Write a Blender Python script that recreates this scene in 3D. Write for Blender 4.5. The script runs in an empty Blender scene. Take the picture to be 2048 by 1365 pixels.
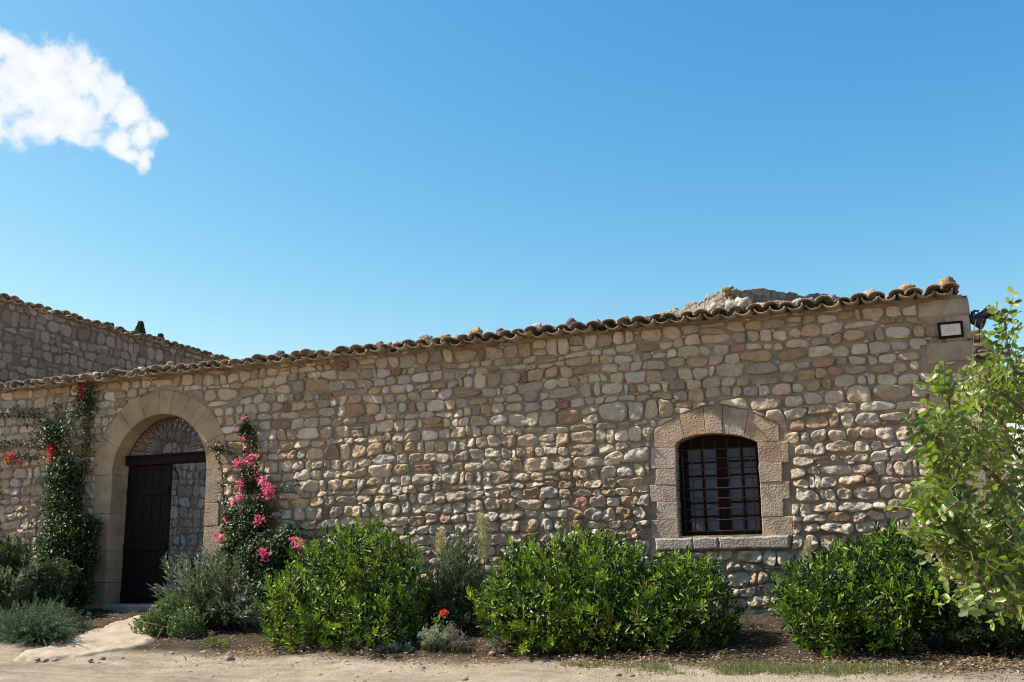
import bpy, math, random
import numpy as np
from mathutils import Matrix, Vector
random.seed(7); rng = np.random.default_rng(7)
SC = bpy.context.scene; COL = SC.collection

# ------------------------------------------------------------------ camera
YAW, PITCH, ROLL, FPX = math.radians(21.216), math.radians(12.211), math.radians(1.0066), 1991.0
CAM = np.array([0.0, -13.0, 1.5])
_F = np.array([-math.sin(YAW)*math.cos(PITCH), math.cos(YAW)*math.cos(PITCH), math.sin(PITCH)])
_R = np.array([math.cos(YAW), math.sin(YAW), 0.0]); _U = np.cross(_R, _F)
RX = math.cos(ROLL)*_R - math.sin(ROLL)*_U; UX = math.sin(ROLL)*_R + math.cos(ROLL)*_U
cam = bpy.data.cameras.new('camera'); camo = bpy.data.objects.new('camera', cam); COL.objects.link(camo)
camo.matrix_world = Matrix(((RX[0], UX[0], -_F[0], CAM[0]), (RX[1], UX[1], -_F[1], CAM[1]), (RX[2], UX[2], -_F[2], CAM[2]), (0, 0, 0, 1)))
cam.sensor_width = 36; cam.lens = FPX/2048*36; cam.clip_end = 3000; cam.clip_start = 0.05
SC.camera = camo

def ray(px, py): return _F + RX*(px-1024)/FPX + UX*(682.5-py)/FPX
def at(px, py, Y):
    """point where the photo's ray meets the vertical plane y = Y"""
    d = ray(px, py); return CAM + d*((Y-CAM[1])/d[1])
def wxz(px, py, Y=0.0):
    p = at(px, py, Y); return (p[0], p[2])

# ------------------------------------------------------------------ sky, sun, exposure
SUNV = np.array([-0.655, -0.135, 0.742]); SUNV /= np.linalg.norm(SUNV)        # towards the sun
EL = math.asin(SUNV[2]); AZ = math.atan2(SUNV[0], SUNV[1])
SC.view_settings.view_transform = 'Standard'; SC.view_settings.look = 'None'
SC.view_settings.exposure = 0.80; SC.view_settings.gamma = 1.0
SC.render.engine = 'CYCLES'
SC.cycles.use_denoising = True; SC.cycles.denoising_prefilter = 'ACCURATE'; SC.cycles.filter_width = 1.15; SC.cycles.max_bounces = 8; SC.cycles.transparent_max_bounces = 8
sun = bpy.data.lights.new('sun', 'SUN'); sun.energy = 5.0; sun.angle = math.radians(0.53); sun.color = (1.0, 0.95, 0.87)
suno = bpy.data.objects.new('sun', sun); COL.objects.link(suno)
suno.rotation_euler = Vector(SUNV).to_track_quat('Z', 'Y').to_euler(); suno.location = (-20, -6, 30)

W = bpy.data.worlds.new('World'); SC.world = W; W.use_nodes = True
nt = W.node_tree; N = nt.nodes; Lk = nt.links; N.clear()
def nd(t, **k):
    n = N.new(t)
    for a, b in k.items(): setattr(n, a, b)
    return n
sky = nd('ShaderNodeTexSky', sky_type='NISHITA'); sky.sun_disc = False
sky.sun_elevation = EL; sky.sun_rotation = AZ; sky.altitude = 100; sky.air_density = 1.0; sky.dust_density = 0.6; sky.ozone_density = 2.2
hs = nd('ShaderNodeHueSaturation'); hs.inputs['Saturation'].default_value = 1.22; hs.inputs['Hue'].default_value = 0.497
Lk.new(sky.outputs[0], hs.inputs['Color'])
EXPK = 0.09*2**0.62                                      # sky strength x exposure
sp = nd('ShaderNodeSeparateColor'); Lk.new(hs.outputs[0], sp.inputs[0]); cb = nd('ShaderNodeCombineColor')
for i_, (k_, p_) in enumerate(((3.4, 1.5), (1.59, 1.0), (1.11, .57))):      # a clearer, deeper blue than the plain model gives
    a_ = nd('ShaderNodeMath', operation='MULTIPLY'); a_.inputs[1].default_value = EXPK; Lk.new(sp.outputs[i_], a_.inputs[0])
    b_ = nd('ShaderNodeMath', operation='POWER'); b_.inputs[1].default_value = p_; Lk.new(a_.outputs[0], b_.inputs[0])
    c_ = nd('ShaderNodeMath', operation='MULTIPLY'); c_.inputs[1].default_value = k_/EXPK; Lk.new(b_.outputs[0], c_.inputs[0]); Lk.new(c_.outputs[0], cb.inputs[i_])
# one small cumulus, laid out by compass direction in the sky
cd = ray(150, 200); cd /= np.linalg.norm(cd)
cr = np.cross(cd, [0, 0, 1]); cr /= np.linalg.norm(cr); cu = np.cross(cr, cd)
tc = nd('ShaderNodeTexCoord')
def dot(v):
    n = nd('ShaderNodeVectorMath', operation='DOT_PRODUCT'); n.inputs[1].default_value = v
    Lk.new(tc.outputs['Generated'], n.inputs[0]); return n.outputs['Value']
def mth(op, a, b=None, c=None, clamp=False):
    n = nd('ShaderNodeMath', operation=op); n.use_clamp = clamp
    for i, v in enumerate((a, b, c)):
        if v is None: continue
        if isinstance(v, (int, float)): n.inputs[i].default_value = v
        else: Lk.new(v, n.inputs[i])
    return n.outputs[0]
den = dot(cd); uu = mth('DIVIDE', dot(cr), den); vv = mth('DIVIDE', dot(cu), den)
def cuv(px, py):
    d = ray(px, py); k = d@cd; return (d@cr)/k, (d@cu)/k
cx = nd('ShaderNodeCombineXYZ'); Lk.new(uu, cx.inputs[0]); Lk.new(vv, cx.inputs[1])
nz = nd('ShaderNodeTexNoise'); nz.inputs['Scale'].default_value = 33; nz.inputs['Detail'].default_value = 9; nz.inputs['Roughness'].default_value = 0.6; nz.inputs['Distortion'].default_value = 0.25
Lk.new(cx.outputs[0], nz.inputs['Vector'])
nz2 = nd('ShaderNodeTexNoise'); nz2.inputs['Scale'].default_value = 60; nz2.inputs['Detail'].default_value = 6; nz2.inputs['Roughness'].default_value = 0.65
Lk.new(cx.outputs[0], nz2.inputs['Vector'])
lobes = [(288,318,13,22),(95,130,75,45),(45,195,72,62),(115,200,95,72),(-60,190,70,95),(165,165,58,55),(210,190,48,38),(255,220,34,30),(284,266,21,34),(262,312,26,13),(95,255,105,30),(15,95,45,22),(232,287,26,26),(308,255,16,22),(-40,250,70,35)]
acc = None
for (px, py, a, b) in lobes:
    u0, v0 = cuv(px, py); sa, sb = a/1960., b/1960.
    e = mth('SQRT', mth('ADD', mth('POWER', mth('ABSOLUTE', mth('MULTIPLY', mth('SUBTRACT', uu, u0), 1/sa)), 2.0), mth('POWER', mth('ABSOLUTE', mth('MULTIPLY', mth('SUBTRACT', vv, v0), 1/sb)), 2.0)))
    e = mth('SUBTRACT', 1.0, e)
    acc = e if acc is None else mth('SMOOTH_MAX', acc, e, 0.25)
field = mth('ADD', mth('MAXIMUM', acc, -1.5), mth('ADD', mth('MULTIPLY', mth('SUBTRACT', nz.outputs[0], 0.445), 3.1), mth('MULTIPLY', mth('SUBTRACT', nz2.outputs[0], 0.5), 0.7)))
mr = nd('ShaderNodeMapRange', interpolation_type='SMOOTHSTEP'); mr.inputs['From Min'].default_value = -0.18; mr.inputs['From Max'].default_value = 0.66
Lk.new(field, mr.inputs['Value'])
front = mth('GREATER_THAN', den, 0.5)
cmask = mth('MULTIPLY', mth('MULTIPLY', mr.outputs[0], front), 0.97)
mx = nd('ShaderNodeMix', data_type='RGBA'); Lk.new(cmask, mx.inputs['Factor']); Lk.new(cb.outputs[0], mx.inputs['A'])
ccol = nd('ShaderNodeMix', data_type='RGBA'); ccol.inputs['A'].default_value = (5.9, 6.4, 7.0, 1); ccol.inputs['B'].default_value = (7.6, 7.7, 7.8, 1)
mr2 = nd('ShaderNodeMapRange'); mr2.inputs['From Min'].default_value = 0.2; mr2.inputs['From Max'].default_value = 1.5; Lk.new(field, mr2.inputs['Value']); Lk.new(mr2.outputs[0], ccol.inputs['Factor'])
Lk.new(ccol.outputs['Result'], mx.inputs['B'])
bg = nd('ShaderNodeBackground'); bg.inputs['Strength'].default_value = EXPK/2**0.80
Lk.new(mx.outputs['Result'], bg.inputs['Color']); wo = nd('ShaderNodeOutputWorld'); Lk.new(bg.outputs[0], wo.inputs[0])

# ------------------------------------------------------------------ helpers
def _h(i, j, k, s):
    n = (i*374761393 + j*668265263 + k*2147483647 + s*1274126177) & 0xffffffff
    n = ((n ^ (n >> 13))*1274126177) & 0xffffffff
    return ((n ^ (n >> 16)) & 0xffff)/32767.5 - 1.0
def vn(P, s=0):
    P = np.asarray(P, float); I = np.floor(P).astype(np.int64); f = P-I; f = f*f*(3-2*f)
    r = 0
    for a in (0, 1):
        for b in (0, 1):
            for c in (0, 1):
                w = (f[:, 0] if a else 1-f[:, 0])*(f[:, 1] if b else 1-f[:, 1])*(f[:, 2] if c else 1-f[:, 2])
                r = r + w*_h(I[:, 0]+a, I[:, 1]+b, I[:, 2]+c, s)
    return r
def fbm(P, s=0, o=3, g=0.5):
    P = np.asarray(P, float); r = 0; a = 1
    for k in range(o): r = r + a*vn(P*2**k + 17.3*k, s+k); a *= g
    return r
def empty(name, loc=(0, 0, 0)):
    o = bpy.data.objects.new(name, None); o.empty_display_size = 0.2; o.location = loc; COL.objects.link(o); return o
def tag(o, label=None, cat=None, group=None, kind=None):
    if label: o['label'] = label
    if cat: o['category'] = cat
    if group: o['group'] = group
    if kind: o['kind'] = kind
    return o
class MB:
    """collects vertices, faces and per-vertex colours, then links ONE mesh object"""
    def __init__(s): s.V = []; s.F = []; s.C = []; s.M = []; s.n = 0
    def add(s, V, faces, col=(1, 1, 1), mi=0):
        V = np.asarray(V, float).reshape(-1, 3)
        if not isinstance(faces, list): faces = [faces]
        for f in faces:
            f = np.asarray(f, np.int64)
            if f.ndim == 1: f = f[None]
            if len(f): s.F.append(f+s.n); s.M.append(np.full(len(f), mi, np.int32))
        c = np.asarray(col, float)
        if c.ndim == 1: c = np.tile(c, (len(V), 1))
        s.V.append(V); s.C.append(c[:, :3]); s.n += len(V)
    def build(s, name, mat, parent=None, smooth=True, origin=None):
        V = np.concatenate(s.V); Cc = np.concatenate(s.C)
        if parent is not None: V = V-np.array(parent.location if parent.parent is None else parent.matrix_world.translation)*0
        me = bpy.data.meshes.new(name); me.vertices.add(len(V))
        off = np.zeros(3)
        if parent is None:
            off = np.array(origin) if origin is not None else np.array([V[:, 0].mean(), V[:, 1].mean(), V[:, 2].min()])
        else:
            p = parent
            while p is not None: off = off+np.array(p.location); p = p.parent
        me.vertices.foreach_set('co', (V-off).astype(np.float32).ravel())
        li = np.concatenate([f.ravel() for f in s.F]); tot = np.concatenate([np.full(len(f), f.shape[1]) for f in s.F])
        me.loops.add(len(li)); me.loops.foreach_set('vertex_index', li.astype(np.int32))
        me.polygons.add(len(tot)); st = np.concatenate([[0], np.cumsum(tot)[:-1]])
        me.polygons.foreach_set('loop_start', st.astype(np.int32)); me.polygons.foreach_set('loop_total', tot.astype(np.int32))
        me.polygons.foreach_set('material_index', np.concatenate(s.M))
        me.update(calc_edges=True)
        a = me.color_attributes.new('Col', 'FLOAT_COLOR', 'POINT')
        a.data.foreach_set('color', np.concatenate([Cc, np.ones((len(Cc), 1))], 1).astype(np.float32).ravel())
        me.polygons.foreach_set('use_smooth', np.full(len(tot), bool(smooth)))
        for m in (mat if isinstance(mat, (list, tuple)) else [mat]): me.materials.append(m)
        o = bpy.data.objects.new(name, me); COL.objects.link(o)
        if parent is None: o.location = off
        else: o.parent = parent
        return o
def norm(a): a = np.asarray(a, float); return a/np.maximum(np.linalg.norm(a, axis=-1, keepdims=True), 1e-9)
def tube(mb, pts, r, n=6, col=(1, 1, 1), cap=True, mi=0):
    P = np.asarray(pts, float); k = len(P); r = np.broadcast_to(np.asarray(r, float), (k,))
    T = norm(np.gradient(P, axis=0)); ref = np.array([0, 0, 1.0]) if abs(T[:, 2]).mean() < .8 else np.array([1.0, 0, 0])
    A = norm(np.cross(T, ref)); B = np.cross(T, A); an = np.arange(n)*2*np.pi/n
    V = P[:, None]+r[:, None, None]*(A[:, None]*np.cos(an)[None, :, None]+B[:, None]*np.sin(an)[None, :, None])
    i = np.arange(k-1)[:, None]*n; j = np.arange(n)[None]; j2 = (j+1) % n
    F = [np.stack([i+j, i+j2, i+n+j2, i+n+j], -1).reshape(-1, 4)]
    if cap: F += [np.arange(n)[::-1], np.arange(n)+(k-1)*n]
    mb.add(V.reshape(-1, 3), F, col, mi)
def box(mb, x0, x1, y0, y1, z0, z1, col=(1, 1, 1), b=0.004, mi=0):
    prism(mb, [(x0, z0), (x1, z0), (x1, z1), (x0, z1)], -y0, y1, b, col, mi)
def inset(P, c):
    P = np.asarray(P, float); a = np.roll(P, 1, 0); b = np.roll(P, -1, 0)
    d1 = norm(P-a); d2 = norm(b-P); n1 = np.stack([-d1[:, 1], d1[:, 0]], 1); n2 = np.stack([-d2[:, 1], d2[:, 0]], 1)
    m = n1+n2; k = np.maximum((m*m).sum(1, keepdims=True)/2, 0.35); return P+m/k*c
def prism(mb, poly, out, back, ch=0.012, col=(1, 1, 1), mi=0):
    """(x,z) polygon standing out of the wall plane by `out`, running back to y=back, with a chamfered front arris"""
    P = np.asarray(poly, float)
    if (P[:, 0]*np.roll(P[:, 1], -1)-np.roll(P[:, 0], -1)*P[:, 1]).sum() < 0: P = P[::-1]
    n = len(P); Q = inset(P, ch)
    V = np.concatenate([np.c_[P[:, 0], np.full(n, back), P[:, 1]], np.c_[P[:, 0], np.full(n, -out+ch), P[:, 1]], np.c_[Q[:, 0], np.full(n, -out), Q[:, 1]]])
    i = np.arange(n); j = (i+1) % n
    F = [np.stack([i, j, n+j, n+i], 1), np.stack([n+i, n+j, 2*n+j, 2*n+i], 1), np.arange(n)+2*n, np.arange(n)[::-1]]
    mb.add(V, F, col, mi)
def worn(poly, amp=.005, seg=.07):
    P = np.asarray(poly, float); Q = []
    for a, b in zip(P, np.roll(P, -1, 0)):
        k = max(1, int(np.linalg.norm(b-a)/seg)); d = norm(b-a); nn = np.array([-d[1], d[0]])
        for i in range(k): Q.append(a+(b-a)*i/k+nn*rng.normal()*amp*(1 if i else .5))
    return np.array(Q)
def lump(mb, c, r, col, seed, sub=2, rough=0.35, mi=0):
    """an irregular stone: a noise-dented ellipsoid"""
    nu, nv = (10, 6) if sub < 2 else (18, 11)
    th = np.linspace(0, 2*np.pi, nu, endpoint=False); ph = np.linspace(-np.pi/2+.12, np.pi/2-.12, nv)
    T, Ph = np.meshgrid(th, ph); D = np.stack([np.cos(T)*np.cos(Ph), np.sin(T)*np.cos(Ph), np.sin(Ph)], -1).reshape(-1, 3)
    rr = 1+rough*fbm(D*1.6+seed*3.1, seed, 3, .55)
    D2 = np.sign(D)*np.abs(D)**0.8
    V = D2*rr[:, None]*np.asarray(r)+np.asarray(c)
    i = np.arange(nv-1)[:, None]*nu; j = np.arange(nu)[None]; j2 = (j+1) % nu
    F = [np.stack([i+j, i+j2, i+nu+j2, i+nu+j], -1).reshape(-1, 4), np.arange(nu)[::-1], np.arange(nu)+(nv-1)*nu]
    cc = np.asarray(col)*(1+.15*vn(D*3, seed+5))[:, None]
    mb.add(V, F, cc, mi)

# leaf shapes: (along, side, up)
OVAL = (np.array([(0, 0, 0), (.3, -.42, .07), (.72, -.36, .05), (1, 0, -.06), (.72, .36, .05), (.3, .42, .07)]), [np.array([[0, 1, 2, 3], [0, 3, 4, 5]])])
LANCE = (np.array([(0, 0, 0), (.3, -.5, .04), (.65, -.38, .03), (1, 0, -.08), (.65, .38, .03), (.3, .5, .04)]), [np.array([[0, 1, 2, 3], [0, 3, 4, 5]])])
OBOV = (np.array([(0, 0, 0), (.45, -.26, .03), (.8, -.45, .05), (1, 0, -.02), (.8, .45, .05), (.45, .26, .03)]), [np.array([[0, 1, 2, 3], [0, 3, 4, 5]])])
NEED = (np.array([(0, -.5, 0), (1, 0, 0), (0, .5, 0)]), [np.array([[0, 1, 2]])])
BLADE = (np.array([(0, -.5, 0), (.55, -.4, .04), (1, 0, -.06), (.55, .4, .04), (0, .5, 0)]), [np.array([[0, 1, 2, 3, 4]])])
ROUND = (np.array([(0, 0, 0), (.4, 0, -.03), (.75, 0, -.03), (.96, 0, 0), (.1, -.22, .02), (.32, -.46, .06), (.7, -.5, .07), (.95, -.24, .03), (.1, .22, .02), (.32, .46, .06), (.7, .5, .07), (.95, .24, .03)]),
         [np.array([[0, 4, 5, 1], [1, 5, 6, 2], [2, 6, 7, 3], [0, 1, 9, 8], [1, 2, 10, 9], [2, 3, 11, 10]])])
def leaves(mb, P, D, Nn, L, Wd, col, tpl=OVAL, mi=0):
    P = np.asarray(P, float); n = len(P)
    if n == 0: return
    D = norm(D); B = norm(np.cross(Nn, D)); U = np.cross(D, B)
    T, Fs = tpl; k = len(T); L = np.broadcast_to(L, (n,)); Wd = np.broadcast_to(Wd, (n,))
    V = P[:, None]+D[:, None]*(T[:, 0][None]*L[:, None])[..., None]+B[:, None]*(T[:, 1][None]*Wd[:, None])[..., None]+U[:, None]*(T[:, 2][None]*L[:, None])[..., None]
    F = [(f[None]+(np.arange(n)*k)[:, None, None]).reshape(-1, f.shape[1]) for f in Fs]
    mb.add(V.reshape(-1, 3), F, np.repeat(np.broadcast_to(col, (n, 3)), k, 0), mi)
def rdir(n): return norm(rng.normal(size=(n, 3)))
def mixcol(n, cols, w=None, jit=.18):
    c = np.asarray(cols)[rng.choice(len(cols), n, p=w)]; return c*(1+jit*rng.normal(size=(n, 1))).clip(.5, 1.6)

# ------------------------------------------------------------------ materials
def mat(name, build):
    m = bpy.data.materials.new(name); m.use_nodes = True; t = m.node_tree; t.nodes.clear()
    o = t.nodes.new('ShaderNodeOutputMaterial'); b = t.nodes.new('ShaderNodeBsdfPrincipled'); t.links.new(b.outputs[0], o.inputs[0])
    build(t, b, o); return m
def tn(t, typ, **k):
    n = t.nodes.new(typ)
    for a, v in k.items(): setattr(n, a, v)
    return n
def noise(t, scale, detail=4, rough=.55, vec=None, dist=0):
    n = tn(t, 'ShaderNodeTexNoise'); n.inputs['Scale'].default_value = scale; n.inputs['Detail'].default_value = detail; n.inputs['Roughness'].default_value = rough; n.inputs['Distortion'].default_value = dist
    t.links.new(vec if vec else geo(t), n.inputs['Vector']); return n.outputs[0]
def geo(t):
    g = t.nodes.get('geo') or tn(t, 'ShaderNodeNewGeometry', name='geo'); return g.outputs['Position']
def ramp(t, fac, stops):
    r = tn(t, 'ShaderNodeValToRGB'); e = r.color_ramp.elements
    e[0].position, e[0].color = stops[0][0], (*stops[0][1], 1); e[1].position, e[1].color = stops[-1][0], (*stops[-1][1], 1)
    for p, c in stops[1:-1]: q = e.new(p); q.color = (*c, 1)
    t.links.new(fac, r.inputs[0]); return r.outputs[0]
def rgbmix(t, f, a, b, mode='MIX'):
    m = tn(t, 'ShaderNodeMix', data_type='RGBA', blend_type=mode)
    for s, v in (('Factor', f), ('A', a), ('B', b)):
        if isinstance(v, (int, float)): m.inputs[s].default_value = v
        elif isinstance(v, tuple): m.inputs[s].default_value = (*v, 1)
        else: t.links.new(v, m.inputs[s])
    return m.outputs['Result']
def bump(t, b, h, strength, dist):
    n = tn(t, 'ShaderNodeBump'); n.inputs['Strength'].default_value = strength; n.inputs['Distance'].default_value = dist
    t.links.new(h, n.inputs['Height'])
    if b.inputs['Normal'].is_linked:
        t.links.new(b.inputs['Normal'].links[0].from_socket, n.inputs['Normal'])
    t.links.new(n.outputs[0], b.inputs['Normal'])
def attr(t): a = tn(t, 'ShaderNodeAttribute'); a.attribute_name = 'Col'; return a.outputs['Color']
def add(t, a, b, op='ADD'):
    m = tn(t, 'ShaderNodeMath', operation=op)
    for i, v in enumerate((a, b)):
        if isinstance(v, (int, float)): m.inputs[i].default_value = v
        else: t.links.new(v, m.inputs[i])
    return m.outputs[0]
def b_stone(t, b, o, fine=.5, mott=(.76, 1.22)):
    b.inputs['Roughness'].default_value = .92; b.inputs['Specular IOR Level'].default_value = .2
    c = rgbmix(t, 1.0, attr(t), ramp(t, noise(t, 9, 5, .6), [(.25, (mott[0],)*3), (.5, (1, .98, .95)), (.78, (mott[1], mott[1]*.985, mott[1]*.95))]), 'MULTIPLY')
    c = rgbmix(t, ramp(t, noise(t, 34, 4, .65), [(.58, (0, 0, 0)), (.72, (.55, .55, .55))]), c, (.55, .49, .40))
    c = rgbmix(t, ramp(t, noise(t, 22, 5, .7), [(.28, (.45, .45, .45)), (.38, (0, 0, 0))]), c, (.13, .10, .075))
    t.links.new(c, b.inputs['Base Color'])
    v = tn(t, 'ShaderNodeTexVoronoi'); v.inputs['Scale'].default_value = 17; t.links.new(geo(t), v.inputs['Vector'])
    bump(t, b, v.outputs['Distance'], fine*.7, .035); bump(t, b, noise(t, 24, 6, .65), fine*1.7, .045); bump(t, b, noise(t, 90, 3, .65), fine*1.2, .014)
M_STONE = mat('rubble_stone', b_stone)
def b_mortar(t, b, o):
    b.inputs['Roughness'].default_value = .95; b.inputs['Specular IOR Level'].default_value = .15
    t.links.new(ramp(t, noise(t, 5, 6, .65), [(.25, (.20, .158, .115)), (.5, (.305, .246, .178)), (.75, (.40, .33, .245))]), b.inputs['Base Color'])
    bump(t, b, noise(t, 40, 6, .7), .7, .03)
M_MORTAR = mat('lime_mortar', b_mortar)
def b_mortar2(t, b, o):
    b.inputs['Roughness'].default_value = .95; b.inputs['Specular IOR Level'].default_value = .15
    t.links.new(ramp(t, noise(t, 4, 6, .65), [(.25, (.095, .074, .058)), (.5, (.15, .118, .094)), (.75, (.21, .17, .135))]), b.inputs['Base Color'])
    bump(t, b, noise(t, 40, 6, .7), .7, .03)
M_MORTAR2 = mat('darkened_brown_mortar', b_mortar2)  # darker mortar with courtyard shade put into its colour; far gable shares it
def b_punch(t, b, o):
    b.inputs['Roughness'].default_value = .93; b.inputs['Specular IOR Level'].default_value = .2
    c = rgbmix(t, 1.0, attr(t), ramp(t, noise(t, 5, 6, .65), [(.25, (.62, .62, .64)), (.5, (1, .97, .93)), (.75, (1.25, 1.2, 1.1))]), 'MULTIPLY')
    c = rgbmix(t, ramp(t, noise(t, 2.2, 7, .7, dist=.6), [(.50, (0, 0, 0)), (.66, (.6, .6, .6))]), c, (.17, .145, .115))
    t.links.new(c, b.inputs['Base Color'])
    v = tn(t, 'ShaderNodeTexVoronoi'); v.inputs['Scale'].default_value = 46; t.links.new(geo(t), v.inputs['Vector'])
    bump(t, b, add(t, v.outputs['Distance'], noise(t, 60, 4, .7)), .55, .02); bump(t, b, noise(t, 14, 4), .4, .03)
M_PUNCH = mat('pick_dressed_stone', b_punch)
def b_ash(t, b, o):
    b.inputs['Roughness'].default_value = .88; b.inputs['Specular IOR Level'].default_value = .2
    c = rgbmix(t, 1.0, attr(t), ramp(t, noise(t, 3, 7, .62), [(.25, (.66, .65, .64)), (.5, (1, .98, .95)), (.78, (1.2, 1.17, 1.1))]), 'MULTIPLY')
    c = rgbmix(t, ramp(t, noise(t, 2.2, 7, .7, dist=.6), [(.50, (0, 0, 0)), (.66, (.6, .6, .6))]), c, (.17, .145, .115))
    t.links.new(c, b.inputs['Base Color']); bump(t, b, noise(t, 30, 6, .65), .3, .02); bump(t, b, noise(t, 4, 3), .3, .05)
M_ASH = mat('smooth_sandstone', b_ash)
def b_tile(t, b, o):
    b.inputs['Roughness'].default_value = .85; b.inputs['Specular IOR Level'].default_value = .25
    c = rgbmix(t, 1.0, attr(t), ramp(t, noise(t, 11, 6, .65), [(.25, (.5, .5, .5)), (.5, (1, 1, 1)), (.75, (1.3, 1.25, 1.2))]), 'MULTIPLY')
    c = rgbmix(t, ramp(t, noise(t, 28, 5, .7), [(.52, (0, 0, 0)), (.62, (.8, .8, .8))]), c, (.40, .37, .30))
    c = rgbmix(t, ramp(t, noise(t, 17, 5, .7, dist=.5), [(.60, (0, 0, 0)), (.68, (.7, .7, .7))]), c, (.05, .045, .04))
    t.links.new(c, b.inputs['Base Color']); bump(t, b, noise(t, 60, 4, .7), .5, .012)
M_TILE = mat('lichened_clay_tile', b_tile)
def leafmat(name, rough=.42, trans=.35, spec=.5, tint=(1.5, 1.5, .5)):
    def f(t, b, o):
        a = attr(t); b.inputs['Roughness'].default_value = rough; b.inputs['Specular IOR Level'].default_value = spec
        t.links.new(a, b.inputs['Base Color'])
        tr = tn(t, 'ShaderNodeBsdfTranslucent'); t.links.new(rgbmix(t, 1.0, a, tint, 'MULTIPLY'), tr.inputs[0])
        m = tn(t, 'ShaderNodeMixShader'); m.inputs[0].default_value = trans
        t.links.new(b.outputs[0], m.inputs[1]); t.links.new(tr.outputs[0], m.inputs[2]); t.links.new(m.outputs[0], o.inputs[0])
    return mat(name, f)
M_LEAF = leafmat('glossy_leaf', .45, .18, .34); M_MATTE = leafmat('matte_leaf', .6, .3, .35, (1.2, 1.25, .8)); M_BRACT = leafmat('flower_bract', .6, .4, .3, (1.25, 1.0, 1.1))
M_OLE = leafmat('oleander_leaf', .45, .22, .5, (1.2, 1.25, .8))
M_CAROB = leafmat('leathery_leaf', .42, .28, .55, (1.7, 1.7, .35))
def plain(name, col, rough=.8, metal=0, nscale=12, nb=.2, var=.35, spec=.4):
    def f(t, b, o):
        b.inputs['Roughness'].default_value = rough; b.inputs['Metallic'].default_value = metal; b.inputs['Specular IOR Level'].default_value = spec
        t.links.new(ramp(t, noise(t, nscale, 5, .6), [(.25, tuple(c*(1-var) for c in col)), (.75, tuple(c*(1+var) for c in col))]), b.inputs['Base Color'])
        bump(t, b, noise(t, nscale*4, 4, .6), nb, .01)
    return mat(name, f)
M_BARK = plain('bark', (.17, .12, .085), .9, nscale=25, nb=.5); M_STEM = plain('green_stem', (.10, .11, .05), .8)
M_IRON = plain('rusty_iron', (.05, .022, .015), .75, .3, 40, .4); M_FAN = plain('rusted_wrought_iron', (.10, .065, .05), .8, .2, 40, .4)
M_BLACK = plain('black_housing', (.02, .02, .022), .45, 0, 20, .1); M_CABLE = plain('pale_cable', (.42, .40, .36), .6); M_DCABLE = plain('dark_cable', (.02, .02, .02), .6)
def b_wood(t, b, o):
    b.inputs['Roughness'].default_value = .75; b.inputs['Specular IOR Level'].default_value = .12
    mp = tn(t, 'ShaderNodeMapping'); mp.inputs['Scale'].default_value = (12, 12, .8); t.links.new(geo(t), mp.inputs[0])
    t.links.new(ramp(t, noise(t, 3, 6, .6, mp.outputs[0]), [(.3, (.006, .0045, .004)), (.7, (.017, .012, .0105))]), b.inputs['Base Color'])
    bump(t, b, noise(t, 4, 5, .6, mp.outputs[0]), .4, .01)
M_WOOD = mat('dark_old_wood', b_wood)
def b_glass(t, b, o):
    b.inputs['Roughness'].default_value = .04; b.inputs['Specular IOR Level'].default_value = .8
    t.links.new(ramp(t, noise(t, 2, 3), [(.3, (.085, .10, .125)), (.7, (.15, .17, .205))]), b.inputs['Base Color']); bump(t, b, noise(t, 3, 2), .05, .02)  # pale blue-grey base stands in for missing reflections and a dim interior
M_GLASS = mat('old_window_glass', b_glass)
M_PAPER = plain('weathered_white_board', (.74, .70, .63), .6, 0, 6, .05, .06); M_INK = plain('faded_ink', (.62, .54, .43), .7, 0, 10, 0, .1); M_INK2 = plain('faint_line', (.52, .48, .42), .7, 0, 10, 0, .1)
M_CARP = plain('dark_blue_paint', (.02, .028, .05), .25, .3, 5, .0, .1, .6); M_TYRE = plain('tyre_rubber', (.02, .02, .02), .9)

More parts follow.
